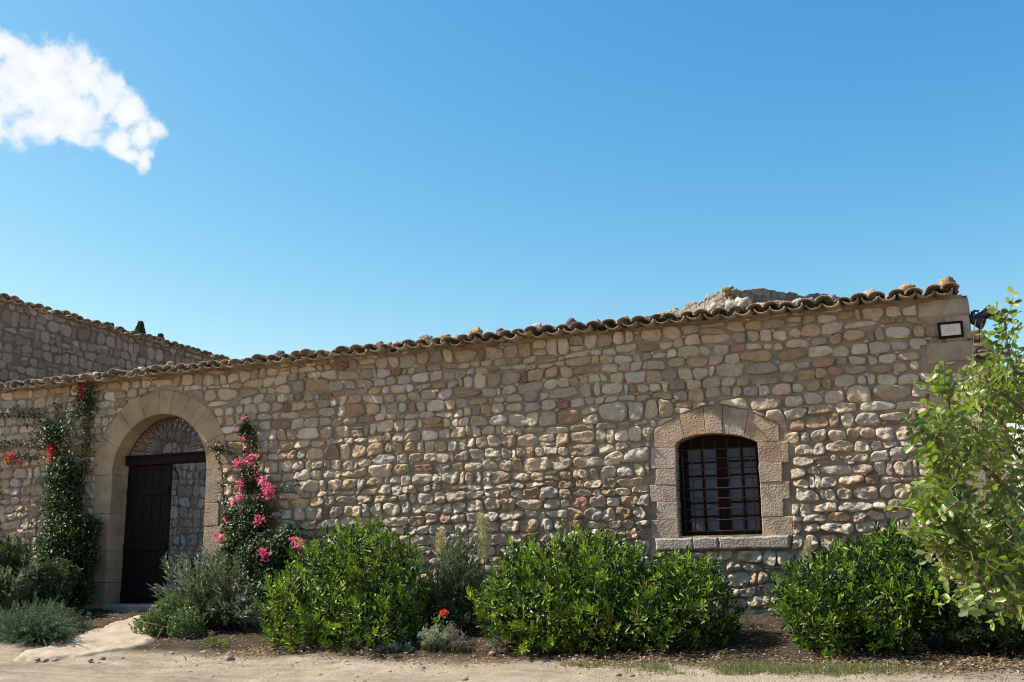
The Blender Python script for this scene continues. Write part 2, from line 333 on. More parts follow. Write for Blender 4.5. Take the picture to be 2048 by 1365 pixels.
# ------------------------------------------------------------------ ground
GY = np.array([-900, -60, -13, -5, -4, -3, -2, -1, 0, .8, 900.]); GZ = np.array([-.3, -.1, .08, .37, .41, .475, .56, .655, .74, .75, .75])
def g(x, y): return np.interp(y, GY, GZ)+np.clip((-np.asarray(x)-8)*.012, 0, .06)
def gp(px, py):
    d = ray(px, py); t = 4.0
    while t < 60:
        p = CAM+d*t
        if p[2] <= g(p[0], p[1]): break
        t += .01
    return p
def axis(lo, hi, step, far):
    a = np.arange(lo, hi, step); s = step*1.5; L = [lo]; Rr = [a[-1]]
    while Rr[-1] < far: Rr.append(Rr[-1]+s); L.append(L[-1]-s); s *= 1.4
    return np.concatenate([L[1:][::-1], a, Rr[1:]])
def b_ground(t, b, o):
    b.inputs['Roughness'].default_value = .97; b.inputs['Specular IOR Level'].default_value = .1
    sand = ramp(t, noise(t, 1.6, 7, .65), [(.25, (.37, .29, .195)), (.5, (.49, .40, .285)), (.75, (.58, .495, .37))])
    sand = rgbmix(t, ramp(t, noise(t, 38, 4, .75), [(.56, (0, 0, 0)), (.68, (.75, .75, .75))]), sand, (.30, .24, .17))
    sand = rgbmix(t, ramp(t, noise(t, 75, 3, .7), [(.60, (0, 0, 0)), (.70, (.8, .8, .8))]), sand, (.62, .56, .46))
    mp = tn(t, 'ShaderNodeMapping'); mp.inputs['Scale'].default_value = (.45, 2.6, 1); t.links.new(geo(t), mp.inputs[0])
    sand = rgbmix(t, ramp(t, noise(t, 1.3, 7, .7, mp.outputs[0]), [(.46, (0, 0, 0)), (.62, (.7, .7, .7))]), sand, (.29, .225, .15))
    sand = rgbmix(t, ramp(t, noise(t, 2.4, 6, .7, mp.outputs[0]), [(.56, (0, 0, 0)), (.68, (.55, .55, .55))]), sand, (.66, .57, .43))
    soil = ramp(t, noise(t, 9, 6, .7), [(.25, (.034, .024, .016)), (.5, (.085, .062, .042)), (.75, (.165, .125, .088))])
    s = tn(t, 'ShaderNodeSeparateXYZ'); t.links.new(geo(t), s.inputs[0])
    edge = add(t, s.outputs[1], add(t, add(t, noise(t, 1.1, 5, .6), .5, 'SUBTRACT'), .9, 'MULTIPLY'))
    f = tn(t, 'ShaderNodeMapRange', interpolation_type='SMOOTHSTEP'); f.inputs['From Min'].default_value = -3.55; f.inputs['From Max'].default_value = -2.95; t.links.new(edge, f.inputs['Value'])
    f2 = tn(t, 'ShaderNodeMapRange', interpolation_type='SMOOTHSTEP'); f2.inputs['From Min'].default_value = 2.6; f2.inputs['From Max'].default_value = 1.4; t.links.new(edge, f2.inputs['Value'])
    t.links.new(rgbmix(t, add(t, f.outputs[0], f2.outputs[0], 'MULTIPLY'), sand, soil), b.inputs['Base Color'])
    bump(t, b, noise(t, 40, 7, .75), 1.0, .05); bump(t, b, noise(t, 9, 5, .65), .7, .09)
M_GROUND = mat('sandy_earth', b_ground)
gx = axis(-17, 5, .05, 900); gy = axis(-6, .6, .05, 900)
X, Y = np.meshgrid(gx, gy); P2 = np.c_[X.ravel(), Y.ravel(), 0*X.ravel()]
amp = np.exp(-(np.maximum(0, np.abs(P2[:, 0]+6)-12)/6)**2)*np.exp(-(np.maximum(0, np.abs(P2[:, 1]+3)-4)/3)**2)
Z = g(P2[:, 0], P2[:, 1])+amp*(.022*fbm(P2*1.3, 3, 4, .55)+.010*fbm(P2*7, 9, 2)-.022*np.exp(-((P2[:, 1]+3.95+.12*vn(P2*.5, 4))/.13)**2))
mb = MB(); nx = len(gx); ii = np.arange(len(gy)-1)[:, None]*nx; jj = np.arange(nx-1)[None]
mb.add(np.c_[P2[:, :2], Z], np.stack([ii+jj, ii+jj+1, ii+nx+jj+1, ii+nx+jj], -1).reshape(-1, 4))
tag(mb.build('ground', M_GROUND, origin=(0, 0, 0)), 'pale sandy track and dark planting bed before the wall', kind='structure')

# ramp up to the doorway
rp = [gp(*q) for q in [(222, 1246), (300, 1243), (318, 1262), (285, 1288), (240, 1306), (170, 1318), (90, 1321), (40, 1316), (70, 1300), (130, 1284), (185, 1262)]]
rp = np.array([q[:2] for q in rp]); rp[0:2, 1] += .45
def sdpoly(P, poly):
    d = np.full(len(P), 1e9); ins = np.zeros(len(P), bool); n = len(poly)
    for i in range(n):
        a = poly[i]; b = poly[(i+1) % n]; e = b-a; w = P-a; tt = np.clip((w@e)/(e@e), 0, 1)
        d = np.minimum(d, np.linalg.norm(w-tt[:, None]*e, axis=1))
        c = (a[1] > P[:, 1]) != (b[1] > P[:, 1]); xx = a[0]+(P[:, 1]-a[1])/(b[1]-a[1]+1e-12)*(b[0]-a[0]); ins ^= c & (P[:, 0] < xx)
    return np.where(ins, d, -d)
lo, hi = rp.min(0)-.2, rp.max(0)+.2
rx = np.arange(lo[0], hi[0], .03); ry = np.arange(lo[1], hi[1], .03); X, Y = np.meshgrid(rx, ry); Pq = np.c_[X.ravel(), Y.ravel()]
Pn = np.c_[Pq, 0*Pq[:, 0]]
sd = sdpoly(Pq, rp)+.10*fbm(Pn*2.2, 31, 5, .65); h = np.clip((sd+.03)/.07, 0, 1); h = h*h*(3-2*h)
Zr = g(Pq[:, 0], Pq[:, 1])-.035+h*.066+.014*fbm(Pn*4, 33, 3)+.006*vn(Pn*14, 35)
nx = len(rx); ii = np.arange(len(ry)-1)[:, None]*nx; jj = np.arange(nx-1)[None]; F = np.stack([ii+jj, ii+jj+1, ii+nx+jj+1, ii+nx+jj], -1).reshape(-1, 4)
F = F[(sd[F] > -.05).any(1)]
def b_ramp(t, b, o):
    b.inputs['Roughness'].default_value = .95; b.inputs['Specular IOR Level'].default_value = .1
    c = ramp(t, noise(t, 3, 7, .65), [(.25, (.255, .205, .14)), (.5, (.355, .29, .208)), (.75, (.43, .365, .27))])
    c = rgbmix(t, ramp(t, noise(t, 55, 3, .7), [(.58, (0, 0, 0)), (.70, (.7, .7, .7))]), c, (.33, .27, .20)); t.links.new(c, b.inputs['Base Color'])
    bump(t, b, noise(t, 50, 5, .7), .5, .02); bump(t, b, noise(t, 9, 4), .5, .04)
mb = MB(); mb.add(np.c_[Pq, Zr], F)
tag(mb.build('path', mat('worn_concrete', b_ramp)), 'pale worn ramp leading up to the arched doorway', kind='structure')

# ------------------------------------------------------------------ the long rubble wall
WALLTOP = 4.50; XR = .925; XL = -15.45
DC = (-11.22, 2.93); DRI, DRO = .95, 1.35
def in_door(P, grow=0.0, outer=True):
    x, z = P[:, 0], P[:, 1]
    r = (DRO if outer else DRI)+grow; xl, xr = (-12.50-grow, -9.965+grow) if outer else (-12.15-grow, -10.27+grow)
    return ((z < DC[1]) & (x > xl) & (x < xr)) | ((z >= DC[1]) & (np.hypot(x-DC[0], z-DC[1]) < r))
Z5 = lambda X, Y: wxz(1240+X*.29304, 780+Y*.29304)
win_out = np.array([Z5(*q) for q in [(205, 1010), (210, 330), (235, 280), (405, 180), (570, 118), (700, 106), (880, 148), (1085, 240), (1150, 345), (1178, 1000), (1165, 1085), (250, 1100)]])
def inpoly(P, poly): return sdpoly(P, poly) > 0
QL = .34
def blocked(P): return in_door(P, .012) | (sdpoly(P, win_out) > -.012) | ((P[:, 0] > QL+.25*((np.floor(P[:, 1]*3.3) % 2))) )
STONE_COLS = [(.57, .48, .36), (.51, .415, .295), (.46, .35, .225), (.45, .40, .335), (.39, .32, .24), (.36, .25, .16), (.32, .20, .14), (.62, .555, .46)]
STONE_W = [.25, .23, .18, .10, .11, .06, .03, .04]
def rubble(mb, x0, x1, z0, z1, block, seed, xform, hmul=1.0, tmin=.105, tmax=.185, cols=STONE_COLS, wts=STONE_W, top=None, N_=26, cmul=1.0):
    r = np.random.default_rng(seed); zs = [z0]
    while zs[-1] < z1: zs.append(zs[-1]+r.uniform(tmin, tmax))
    fb = lambda i, x: zs[i]+.05*float(vn(np.array([[x*1.3, i*7.7, seed]]), seed)[0])+.028*float(vn(np.array([[x*3.7, i*5.1, seed+3.]]), seed)[0])
    quads = []
    for i in range(len(zs)-1):
        x = x0-r.uniform(0, .3); th = zs[i+1]-zs[i]
        while x < x1:
            w = r.choice([r.uniform(.07, .12), r.uniform(.13, .22), r.uniform(.20, .31), r.uniform(.30, .44)], p=[.07, .40, .42, .11])
            xa, xb = x, x+w; za, zb, zc, zd = fb(i, xa), fb(i, xb), fb(i+1, xb), fb(i+1, xa)
            if th > .16 and r.random() < .10:
                k = r.uniform(.35, .65); a2, b2 = za+(zd-za)*k, zb+(zc-zb)*k
                quads += [((xa, za), (xb, zb), (xb, b2), (xa, a2)), ((xa, a2), (xb, b2), (xb, zc), (xa, zd))]
            else: quads.append(((xa, za), (xb, zb), (xb, zc), (xa, zd)))
            if r.random() < .38:
                a_, b_ = r.uniform(.022, .05), r.uniform(.014, .026); quads.append(((xb-a_, zc-b_), (xb+a_, zc-b_), (xb+a_, zc+b_), (xb-a_, zc+b_)))
            x = xb
    S, T = np.meshgrid(np.linspace(-.92, .92, 7), np.linspace(-.92, .92, 7)); st = np.c_[S.ravel(), T.ravel()]
    bil = lambda q, s: ((1-s[:, :1])*(1-s[:, 1:])*q[0]+(1+s[:, :1])*(1-s[:, 1:])*q[1]+(1+s[:, :1])*(1+s[:, 1:])*q[2]+(1-s[:, :1])*(1+s[:, 1:])*q[3])/4
    an = np.arange(N_)*2*np.pi/N_
    prof = [(1.0, -.35), (1.0, .22), (.965, .64), (.90, .90), (.76, .99), (.52, 1.0), (.27, 1.0)]
    for q in quads:
        q = np.array(q); q += r.normal(size=(4, 2))*.012
        smp = bil(q, st); bl = block(smp)
        if top is not None: bl = bl | (smp[:, 1] > top(smp[:, 0]))
        fr = 1-bl.mean()
        if fr < .2: continue
        c = smp[~bl].mean(0)
        if block(c[None])[0]: continue
        e = r.uniform(2.1, 4.2); ca, sa = np.cos(an), np.sin(an)
        rad = (np.abs(ca)**e+np.abs(sa)**e)**(-1/e)
        rad = rad*(1+.07*np.sin(an*2+r.uniform(0, 6))*r.uniform(0, 1)+.055*np.sin(an*3+r.uniform(0, 6))+.03*np.sin(an*5+r.uniform(0, 6)))
        sz = np.array([np.ptp(q[:, 0]), np.ptp(q[:, 1])]); gap = .004+r.uniform(0, .008)
        sc = (sz/2-gap)/(sz/2); O = bil(q, np.c_[ca*rad*sc[0], sa*rad*sc[1]])
        b2 = block(O)
        if top is not None: b2 = b2 | (O[:, 1] > top(O[:, 0]))
        if b2.any():
            lo = np.zeros(N_); hi = np.ones(N_)
            for _ in range(7):
                m = (lo+hi)/2; Q = c+(O-c)*m[:, None]; bb = block(Q)
                if top is not None: bb = bb | (Q[:, 1] > top(Q[:, 0]))
                lo = np.where(bb, lo, m); hi = np.where(bb, m, hi)
            O = np.where(b2[:, None], c+(O-c)*(lo*.97)[:, None], O)
            if np.ptp(O[:, 0]) < .05 or np.ptp(O[:, 1]) < .04: continue
        zrel = c[1]
        low = 1/(1+math.exp((zrel-2.75)*2.2))                          # proud boulders low down, dressed flatter stones higher up
        H = (r.uniform(.026, .046)*(1-low)+r.uniform(.030, .056)*low)*hmul*min(1, .45+min(sz)*3)
        col = np.array(cols[r.choice(len(cols), p=wts)])*r.uniform(.86, 1.20)*cmul
        if r.random() < low*.5: col = col*.5+np.array((.55, .50, .425))*cmul*.5  # weathered grey low down, with sunlit paleness put into the colour
        tx, tz = r.normal()*.24, r.normal()*.30
        V = []
        for k, (f, hh) in enumerate(prof):
            R2 = c+(O-c)*f; rel = (R2-c)/(sz/2)
            out = H*hh*(1+(tx*rel[:, 0]+tz*rel[:, 1])*(1 if hh > .5 else .3))
            V.append(np.c_[R2, out])
        V.append(np.array([[c[0], c[1], H*1.03]])); V = np.concatenate(V); nz_ = np.c_[V[:, 0], V[:, 1], V[:, 2]]
        rough = (.25+1.0*low)*H; wgt = np.r_[np.zeros(N_), np.full(N_, .4), np.ones(len(V)-2*N_)]
        dn = fbm(nz_*9+seed, seed+1, 3, .6); V[:, 2] += wgt*rough*(dn*.8+.30*vn(nz_*27, seed+9))
        V[N_:, :2] += (wgt[N_:, None]*.35*rough)*np.c_[vn(nz_[N_:]*14, 5), vn(nz_[N_:]*14, 6)]
        i = np.arange(len(prof)-1)[:, None]*N_; j = np.arange(N_)[None]; j2 = (j+1) % N_
        F = [np.stack([i+j, i+j2, i+N_+j2, i+N_+j], -1).reshape(-1, 4)]; b0 = (len(prof)-1)*N_
        F.append(np.stack([b0+np.arange(N_), b0+(np.arange(N_)+1) % N_, np.full(N_, len(V)-1)], 1))
        mb.add(xform(V), F, col)
to_front = lambda V: np.c_[V[:, 0], -V[:, 2], V[:, 1]]
wall = tag(empty('stone_wall', (-6, .27, .7)), 'long fieldstone wall with arched doorway, barred window and tiled coping', 'wall')
mb = MB()
rubble(mb, XL, XR, .45, WALLTOP, blocked, 11, to_front, top=lambda x: WALLTOP+.005+.02*np.sin(np.asarray(x)*9.1)+0*x)
# mortar face, back and ends
mx_, mz_ = np.arange(XL, XR-.01, .06), np.arange(.4, WALLTOP+.05, .06); X, Zz = np.meshgrid(mx_, mz_); P = np.c_[X.ravel(), Zz.ravel()]
nx = len(mx_); ii = np.arange(len(mz_)-1)[:, None]*nx; jj = np.arange(nx-1)[None]; F = np.stack([ii+jj, ii+jj+1, ii+nx+jj+1, ii+nx+jj], -1).reshape(-1, 4)
hole = in_door(P, -.16) | (sdpoly(P, win_out) > .21); F = F[~hole[F].any(1)]
low = 1/(1+np.exp((P[:, 1]-2.75)*2.2)); P3 = np.c_[P, 0*P[:, 0]]
outm = .004*(1-low)-.006*low+.010*fbm(P3*5, 21, 3)
mb.add(np.c_[P[:, 0], -outm, P[:, 1]], F, (1, 1, 1), 1)
mb.add(np.c_[P[:, 0], .55+outm, P[:, 1]], F[:, ::-1], (1, 1, 1), 1)
mb.add([(XL, 0, WALLTOP+.02), (XR, 0, WALLTOP+.02), (XR, .55, WALLTOP+.02), (XL, .55, WALLTOP+.02)], np.array([[0, 1, 2, 3]]), (1, 1, 1), 1)
mb.build('masonry', [M_STONE, M_MORTAR], wall)

# corner quoins
mb = MB(); z = .5; k = 0
while z < WALLTOP-.02:
    hh = min(random.uniform(.24, .36), WALLTOP-z); hh = WALLTOP-z if WALLTOP-z-hh < .12 else hh
    x0 = (.36 if k % 2 else .60)+random.uniform(-.06, .05); rr = random.uniform(-.012, .012)
    colr = random.choice([(.36, .295, .22), (.40, .33, .25), (.43, .37, .29), (.33, .26, .19)])
    prism(mb, worn([(x0, z+.006), (XR+rr, z+.006), (XR+rr-.004, z+hh-.006), (x0+.01, z+hh-.006)], .007), .026+random.uniform(-.008, .012), .56, .02, colr); z += hh; k += 1
mb.build('corner_quoins', M_PUNCH, wall, False)

# doorway surround
dsur = MB(); TAN = (.36, .275, .17)  # arch tan, with orange bounced light put into the stone colour
def arcpts(c, r, a0, a1, n): a = np.linspace(a0, a1, n); return np.c_[c[0]+r*np.cos(a), c[1]+r*np.sin(a)]
cuts = [0, .42, .80, 1.13, 1.40, 1.62, 1.92, 2.26, 2.66, math.pi]
for a0, a1 in zip(cuts[:-1], cuts[1:]):
    gpp = .0018; pi_ = arcpts(DC, DRI, a0+gpp, a1-gpp, 7); po = arcpts(DC, DRO+random.uniform(-.03, .03), a0+gpp*.7, a1-gpp*.7, 7)
    prism(dsur, worn(np.concatenate([pi_, po[::-1]]), .003), .022+random.uniform(0, .003), .56, .006, np.array(TAN)*random.uniform(.92, 1.06))
for side in (0, 1):
    z = .45
    for hh in ((.62, .42, .55, .36, .53) if side else (.75, .5, .6, .63)):
        z1 = min(z+hh, DC[1]); t0 = (z-.7)/2.2; xi = -12.13-.03*max(t0, 0) if side == 0 else -10.265
        w = random.uniform(-.03, .03)
        pl = [(-12.50+w, z+.004), (xi, z+.004), (xi, z1-.004), (-12.50+w, z1-.004)] if side == 0 else [(xi, z+.004), (-9.965+w, z+.004), (-9.965+w, z1-.004), (xi, z1-.004)]
        prism(dsur, worn(pl, .004), .025+random.uniform(-.003, .004), .56, .008, np.array(random.choice([(.34, .27, .185), (.33, .27, .20), (.36, .29, .21)])), side); z = z1
dsur.build('door_surround', [M_ASH, M_PUNCH], wall, False)
# door, transom, fanlight, step
DY = .27
xl = -12.11; xr = -10.275; lz = (at(340, 919, DY)[2]-.075, at(340, 911, DY)[2]+.03)
mb = MB(); box(mb, xl, xr, DY-.05, DY+.09, lz[0], lz[1]); box(mb, xl, xr, DY-.075, DY-.05, lz[1]-.035, lz[1]-.004); mb.build('transom', M_WOOD, wall, False)
dxr = at(343, 960, DY+.03)[0]
mb = MB(); nb = 5
for i in range(nb): box(mb, xl+.005+(dxr-xl-.005)*i/nb+.003, xl+.005+(dxr-xl-.005)*(i+1)/nb-.003, DY+.01, DY+.055, .86, lz[0]-.002, b=.006)
for zz in (.95, 1.7, 2.6): box(mb, xl+.02, dxr-.02, DY-.012, DY+.01, zz, zz+.11)
door = mb.build('door_leaf', M_WOOD, wall, False)
mb = MB(); tube(mb, [(dxr-.09, DY-.012, 1.80), (dxr-.09, DY-.06, 1.83), (dxr-.09, DY-.06, 1.93), (dxr-.09, DY-.012, 1.96)], .011); mb.build('door_handle', M_BLACK, door)
mb = MB()
for i in range(5): box(mb, xr-.05, xr-.008, DY+.10+i*.17, DY+.10+i*.17+.164, .86, lz[0]-.01, b=.006)
mb.build('door_leaf', M_WOOD, wall, False)
mb = MB(); fz = lz[1]; fc = (DC[0], fz); rout = []
for a in np.linspace(0, math.pi, 49):
    t_ = np.array([math.cos(a), math.sin(a)]); s_ = np.linspace(.05, 1.4, 400); Q = np.array(fc)+t_*s_[:, None]
    ok = ((Q[:, 1] < DC[1]) & (np.abs(Q[:, 0]-DC[0]) < DRI-.02)) | ((Q[:, 1] >= DC[1]) & (np.hypot(Q[:, 0]-DC[0], Q[:, 1]-DC[1]) < DRI-.02)); rout.append(s_[ok][-1])
rout = np.array(rout); aa = np.linspace(0, math.pi, 49)
fp = lambda a, r: (fc[0]+math.cos(a)*r, DY, fc[1]+math.sin(a)*r)
tube(mb, [fp(a, r-.005) for a, r in zip(aa, rout)], .013); tube(mb, [fp(a, .20) for a in np.linspace(0, math.pi, 17)], .011)
for i in range(1, 30):
    a = math.pi*i/30; r1 = float(np.interp(a, aa, rout))
    if i % 2: tube(mb, [fp(a, .2), fp(a, r1)], .0075, 5)
    else:
        tube(mb, [fp(a, .2), fp(a, r1*.62)], .0075, 5)
        for sgn in (-1, 1):
            tube(mb, [fp(a+sgn*.055*math.sin(u*math.pi)*(1.2 if u < .7 else .5), r1*(.62+.36*u)) for u in np.linspace(0, 1, 8)], .006, 5)
            cc = np.array(fp(a+sgn*.045, r1*.93)); tube(mb, [cc+.028*np.array((math.cos(v), 0, math.sin(v))) for v in np.linspace(0, 5.2, 10)], .005, 4)
mb.build('fanlight_grille', M_FAN, wall)
mb = MB(); box(mb, -12.1, -10.28, -.12, .5, .55, .86, (.33, .29, .24), .03); mb.build('door_step', M_PUNCH, wall, False)

# window surround, sill, grille, casement
ws = MB(); W5 = [
 ([(235,280),(405,181),(442,330),(398,352),(375,392),(240,398)], (.40,.29,.22)), ([(408,179),(568,119),(588,300),(520,308),(446,328)], (.38,.25,.15)),
 ([(571,118),(697,107),(700,300),(592,300)], (.39,.29,.23)), ([(701,107),(878,148),(846,322),(780,305),(704,299)], (.36,.32,.27)),
 ([(882,150),(1083,238),(1085,350),(938,358),(900,340),(850,324)], (.39,.27,.17)),
 ([(215,402),(378,396),(382,538),(216,540)], (.37,.335,.295)), ([(248,543),(382,541),(386,650),(246,650)], (.37,.33,.28)), ([(208,653),(386,653),(391,764),(214,764)], (.385,.335,.275)),
 ([(256,768),(391,768),(396,888),(258,888)], (.36,.32,.27)), ([(214,891),(396,891),(404,1010),(222,1012)], (.38,.32,.265)),
 ([(940,361),(1153,350),(1155,495),(952,497)], (.33,.215,.135)), ([(952,500),(1104,498),(1106,626),(958,630)], (.37,.30,.22)), ([(960,633),(1158,629),(1160,742),(965,744)], (.38,.32,.25)),
 ([(965,747),(1110,745),(1114,862),(970,866)], (.385,.315,.24)), ([(972,869),(1176,865),(1180,996),(978,1000)], (.38,.30,.22))]
SOF = np.polyfit([380, 398, 442, 520, 590, 700, 780, 850, 938], [368, 352, 330, 309, 300, 298, 306, 323, 358], 4)
def sof(a, b): return [(x, float(np.polyval(SOF, x))) for x in np.linspace(a, b, 7)]
W5[0] = ([(235,280),(405,181)]+sof(442,388)+[(375,392),(240,398)], W5[0][1]); W5[1] = ([(408,179),(568,119)]+sof(588,446), W5[1][1]); W5[2] = ([(571,118),(697,107)]+sof(700,592), W5[2][1])
W5[3] = ([(701,107),(878,148)]+sof(846,704), W5[3][1]); W5[4] = ([(882,150),(1083,238),(1085,350)]+sof(938,850), W5[4][1])
for pl, c in W5: prism(ws, worn(inset(np.array([Z5(*q) for q in pl]), .003), .0035), .024+random.uniform(-.004, .006), .34, .007, (np.array(c)*.6+np.array((.385, .305, .225))*.4)*random.uniform(1.0, 1.12))
ws.build('window_surround', M_PUNCH, wall, False)
mb = MB(); s0, s1 = Z5(250, 1060)[0], Z5(1162, 1060)[0]; zt, zb = Z5(700, 1004)[1], Z5(700, 1092)[1]
sx = [s0, s0+(s1-s0)*.29, s0+(s1-s0)*.48, s1]
for a, b_ in zip(sx[:-1], sx[1:]): prism(mb, worn([(a+.003, zb+random.uniform(0, .008)), (b_-.003, zb+random.uniform(0, .008)), (b_-.003, zt), (a+.003, zt)], .006), .085, .33, .022, np.array((.36, .325, .275))*random.uniform(.9, 1.05))
mb.build('window_sill', M_PUNCH, wall, False)
xw0, xw1 = Z5(400, 700)[0]-.03, Z5(975, 700)[0]+.08; zw0, zw1 = zt-.01, Z5(660, 300)[1]+.03
win = tag(empty('window', (0, 0, 0))); win.parent = wall; win.location = Vector(((xw0+xw1)/2, .2, zw0))-wall.location
mb = MB(); fd0, fd1 = .19, .25; xm = (xw0+xw1)/2-.005; fr = .085
for a, b_, c_, d_ in ((xw0-.1, xw0+fr+.05, zw0-.05, zw1), (xw1-fr-.08, xw1+.1, zw0-.05, zw1), (xw0+fr+.05, xw1-fr-.08, zw0-.05, zw0+.10), (xw0+fr+.05, xw1-fr-.08, zw1-.20, zw1+.05), (xm-.075, xm+.075, zw0+.10, zw1-.20)):
    box(mb, a, b_, fd0, fd1, c_, d_, b=.006)
halves = [(xw0+fr+.05, xm-.075), (xm+.075, xw1-fr-.08)]
for h0, h1 in halves:
    box(mb, (h0+h1)/2-.013, (h0+h1)/2+.013, fd0+.01, fd1-.005, zw0+.10, zw1-.20, b=.003)
    for k in range(1, 6):
        zz = zw0+.10+(zw1-.20-zw0-.10)*k/6
        for u0, u1 in ((h0, (h0+h1)/2-.013), ((h0+h1)/2+.013, h1)): box(mb, u0, u1, fd0+.012, fd1-.008, zz-.012, zz+.012, b=.003)
mb.build('casement_frame', M_WOOD, win, False)
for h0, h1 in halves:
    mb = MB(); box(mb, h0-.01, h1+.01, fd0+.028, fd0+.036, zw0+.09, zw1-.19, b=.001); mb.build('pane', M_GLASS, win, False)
mb = MB(); gy_ = .09
hx = [Z5(q, 700)[0] for q in (428, 494, 577, 660, 742, 825, 905, 958)]
def wtop(x): return float(np.interp(x, *zip(*sorted(Z5(a, b) for a, b in [(380, 392), (400, 352), (446, 328), (520, 308), (590, 300), (700, 299), (780, 305), (850, 324), (938, 358), (990, 400)]))))+.01
for x in hx: tube(mb, [(x, gy_, zt-.01), (x, gy_, wtop(x))], .0072, 8)
for yq in (398, 462, 534, 603, 668, 738, 808, 886, 962):
    z_ = Z5(690, yq)[1]; tube(mb, [(xw0-.02, gy_-.012, z_), (xw1+.0, gy_-.012, z_)], .0072, 8)
mb.build('grille', M_IRON, win)
wall_back = MB(); box(wall_back, xw0-.1, xw1+.1, .36, .54, zw0-.1, zw1+.1); wall_back.build('window_backing', M_WOOD, win, False)

# tile coping
TC = [(.30, .20, .135), (.27, .20, .145), (.23, .185, .145), (.36, .265, .18), (.19, .155, .13)]
def tiles(mb, org, du, dv, n, pitch, length=.46, rad=.098, slope=.10, rows=2, seed=3, thick=.016, tc=TC, plug=.6):
    """curved clay tiles: channels below, covers above; du runs along the eave, dv back from it"""
    r = np.random.default_rng(seed); du = np.array(du, float); dv = np.array(dv, float); up = np.array([0, 0, 1.0]); K = 10
    for row in range(rows):
        for i in range(n):
            for cover in (0, 1):
                o = np.array(org)+du*(i*pitch+(pitch/2 if cover else 0)+r.normal()*.017)+dv*(row*length*.82+(r.normal()*.03 if r.random() < .9 else r.uniform(.05, .16))+(.0 if cover else .015))+up*(row*length*.82*slope+r.normal()*.009+(.052 if cover else .030))
                R0, R1 = (rad*1.06, rad*.90) if cover else (rad*1.0, rad*1.06); yaw = r.normal()*.03; roll = r.normal()*.16
                an = np.linspace(.08, math.pi-.08, K); sg = 1 if cover else -1; col = np.array(tc[r.integers(len(tc))])*r.uniform(.8, 1.2) if cover else np.array((.38, .295, .19))*r.uniform(.6, 1.15)  # channels coloured paler, as if lit by bounce from below
                V = []
                for s in np.linspace(0, 1, 4):
                    R_ = R0+(R1-R0)*s
                    for tk in (0, thick):
                        rr = R_-tk if True else R_
                        lx = rr*np.cos(an+roll)*1.04; lz = sg*rr*np.sin(an+roll)*(.69 if cover else .70)+(0 if cover else .022)
                        V.append(o+du*(lx+yaw*s*length)[:, None]+dv*(s*length)+up*(lz+s*length*slope)[:, None])
                V = np.concatenate(V); F = []; j = np.arange(K-1)
                for s in range(3):
                    a = s*2*K; F += [np.stack([a+j, a+j+1, a+2*K+j+1, a+2*K+j], 1), np.stack([a+K+j, a+3*K+j, a+3*K+j+1, a+K+j+1], 1)]
                    for e in (0, K-1): F.append(np.array([[a+e, a+2*K+e, a+3*K+e, a+K+e]]))
                for a in (0, 6*K): F.append(np.stack([a+j, a+K+j, a+K+j+1, a+j+1], 1))
                mb.add(V, F, col)
                if cover and row == 0 and i < n*.55 and r.random() < plug:
                    s = r.uniform(.25, .4); rr = R0*.93; A_ = np.linspace(.05, math.pi-.05, 8); q = o+dv*(s*length)+up*(s*length*slope)
                    mb.add(np.concatenate([q+du*(rr*np.cos(A_))[:, None]+up*(rr*np.sin(A_)*.70)[:, None]+dv*(r.normal(size=8)*.006)[:, None], [q+up*-.03]]), [np.array([[8, k_, k_+1] for k_ in range(7)])], np.array((.36, .29, .2))*r.uniform(.7, 1.1))
mb = MB(); tiles(mb, (XL+.1, -.27, WALLTOP+.01), (1, 0, 0), (0, 1, 0), 75, .2163, slope=.07)
box(mb, XL, XR-.02, .14, .54, WALLTOP-.01, WALLTOP+.035, (.5, .42, .3))
mb.build('tile_coping', M_TILE, wall)

# ------------------------------------------------------------------ loose stones on the coping
LS = [(134,776,5,'grey'),(148,765,8,'orange'),(160,757,8,'brown'),(176,752,9,'orange'),(192,756,9,'white'),(212,754,8,'orange'),(234,750,9,'brown'),(281,742,9,'white'),(302,740,8,'brown'),(318,738,8,'grey'),(343,735,12,'orange'),
 (485,722,5,'dark'),(519,715,6,'dark'),(541,713,7,'grey'),(561,712,12,'dark'),(588,711,9,'dark'),(629,708,6,'brown'),(759,694,10,'brown'),(777,696,7,'grey'),(790,693,9,'white'),(806,690,7,'dark'),(848,680,13,'grey'),
 (894,683,10,'orange'),(918,677,7,'brown'),(950,672,16,'orange'),(1004,664,9,'dark'),(1074,660,13,'white'),(1088,657,9,'grey'),(1140,650,13,'dark'),(1194,645,8,'brown'),(1253,640,8,'brown'),(1294,636,8,'brown'),(1324,636,11,'white'),(1343,632,9,'grey'),
 (1397,624,9,'grey'),(1424,616,13,'white'),(1440,606,9,'grey'),(1465,613,16,'white'),(1486,609,14,'white'),(1523,611,9,'white'),(1561,610,9,'grey'),(1595,605,9,'white'),(1622,602,8,'grey'),(1660,600,9,'white'),(1739,589,11,'white'),(1815,579,14,'orange'),(1894,569,12,'orange')]
SCOL = {'grey': (.30, .27, .24), 'orange': (.37, .25, .12), 'brown': (.27, .19, .13), 'white': (.47, .42, .36), 'dark': (.13, .11, .10)}
LZONE = [(225, 'left of the arched doorway'), (450, 'above the arched doorway'), (600, 'above the pink bougainvillea'), (760, 'above the roundest green shrub'), (870, 'above the middle oleander'), (1130, 'midway along the wall'), (1335, 'left of the far gable'), (1480, 'before the far gable peak'), (1680, 'right of the far gable peak'), (1850, 'left of the white notice'), (2000, 'above the white notice')]
cnt = {}; rem = {}
zone = lambda px: next(z_ for m_, z_ in LZONE if px < m_)
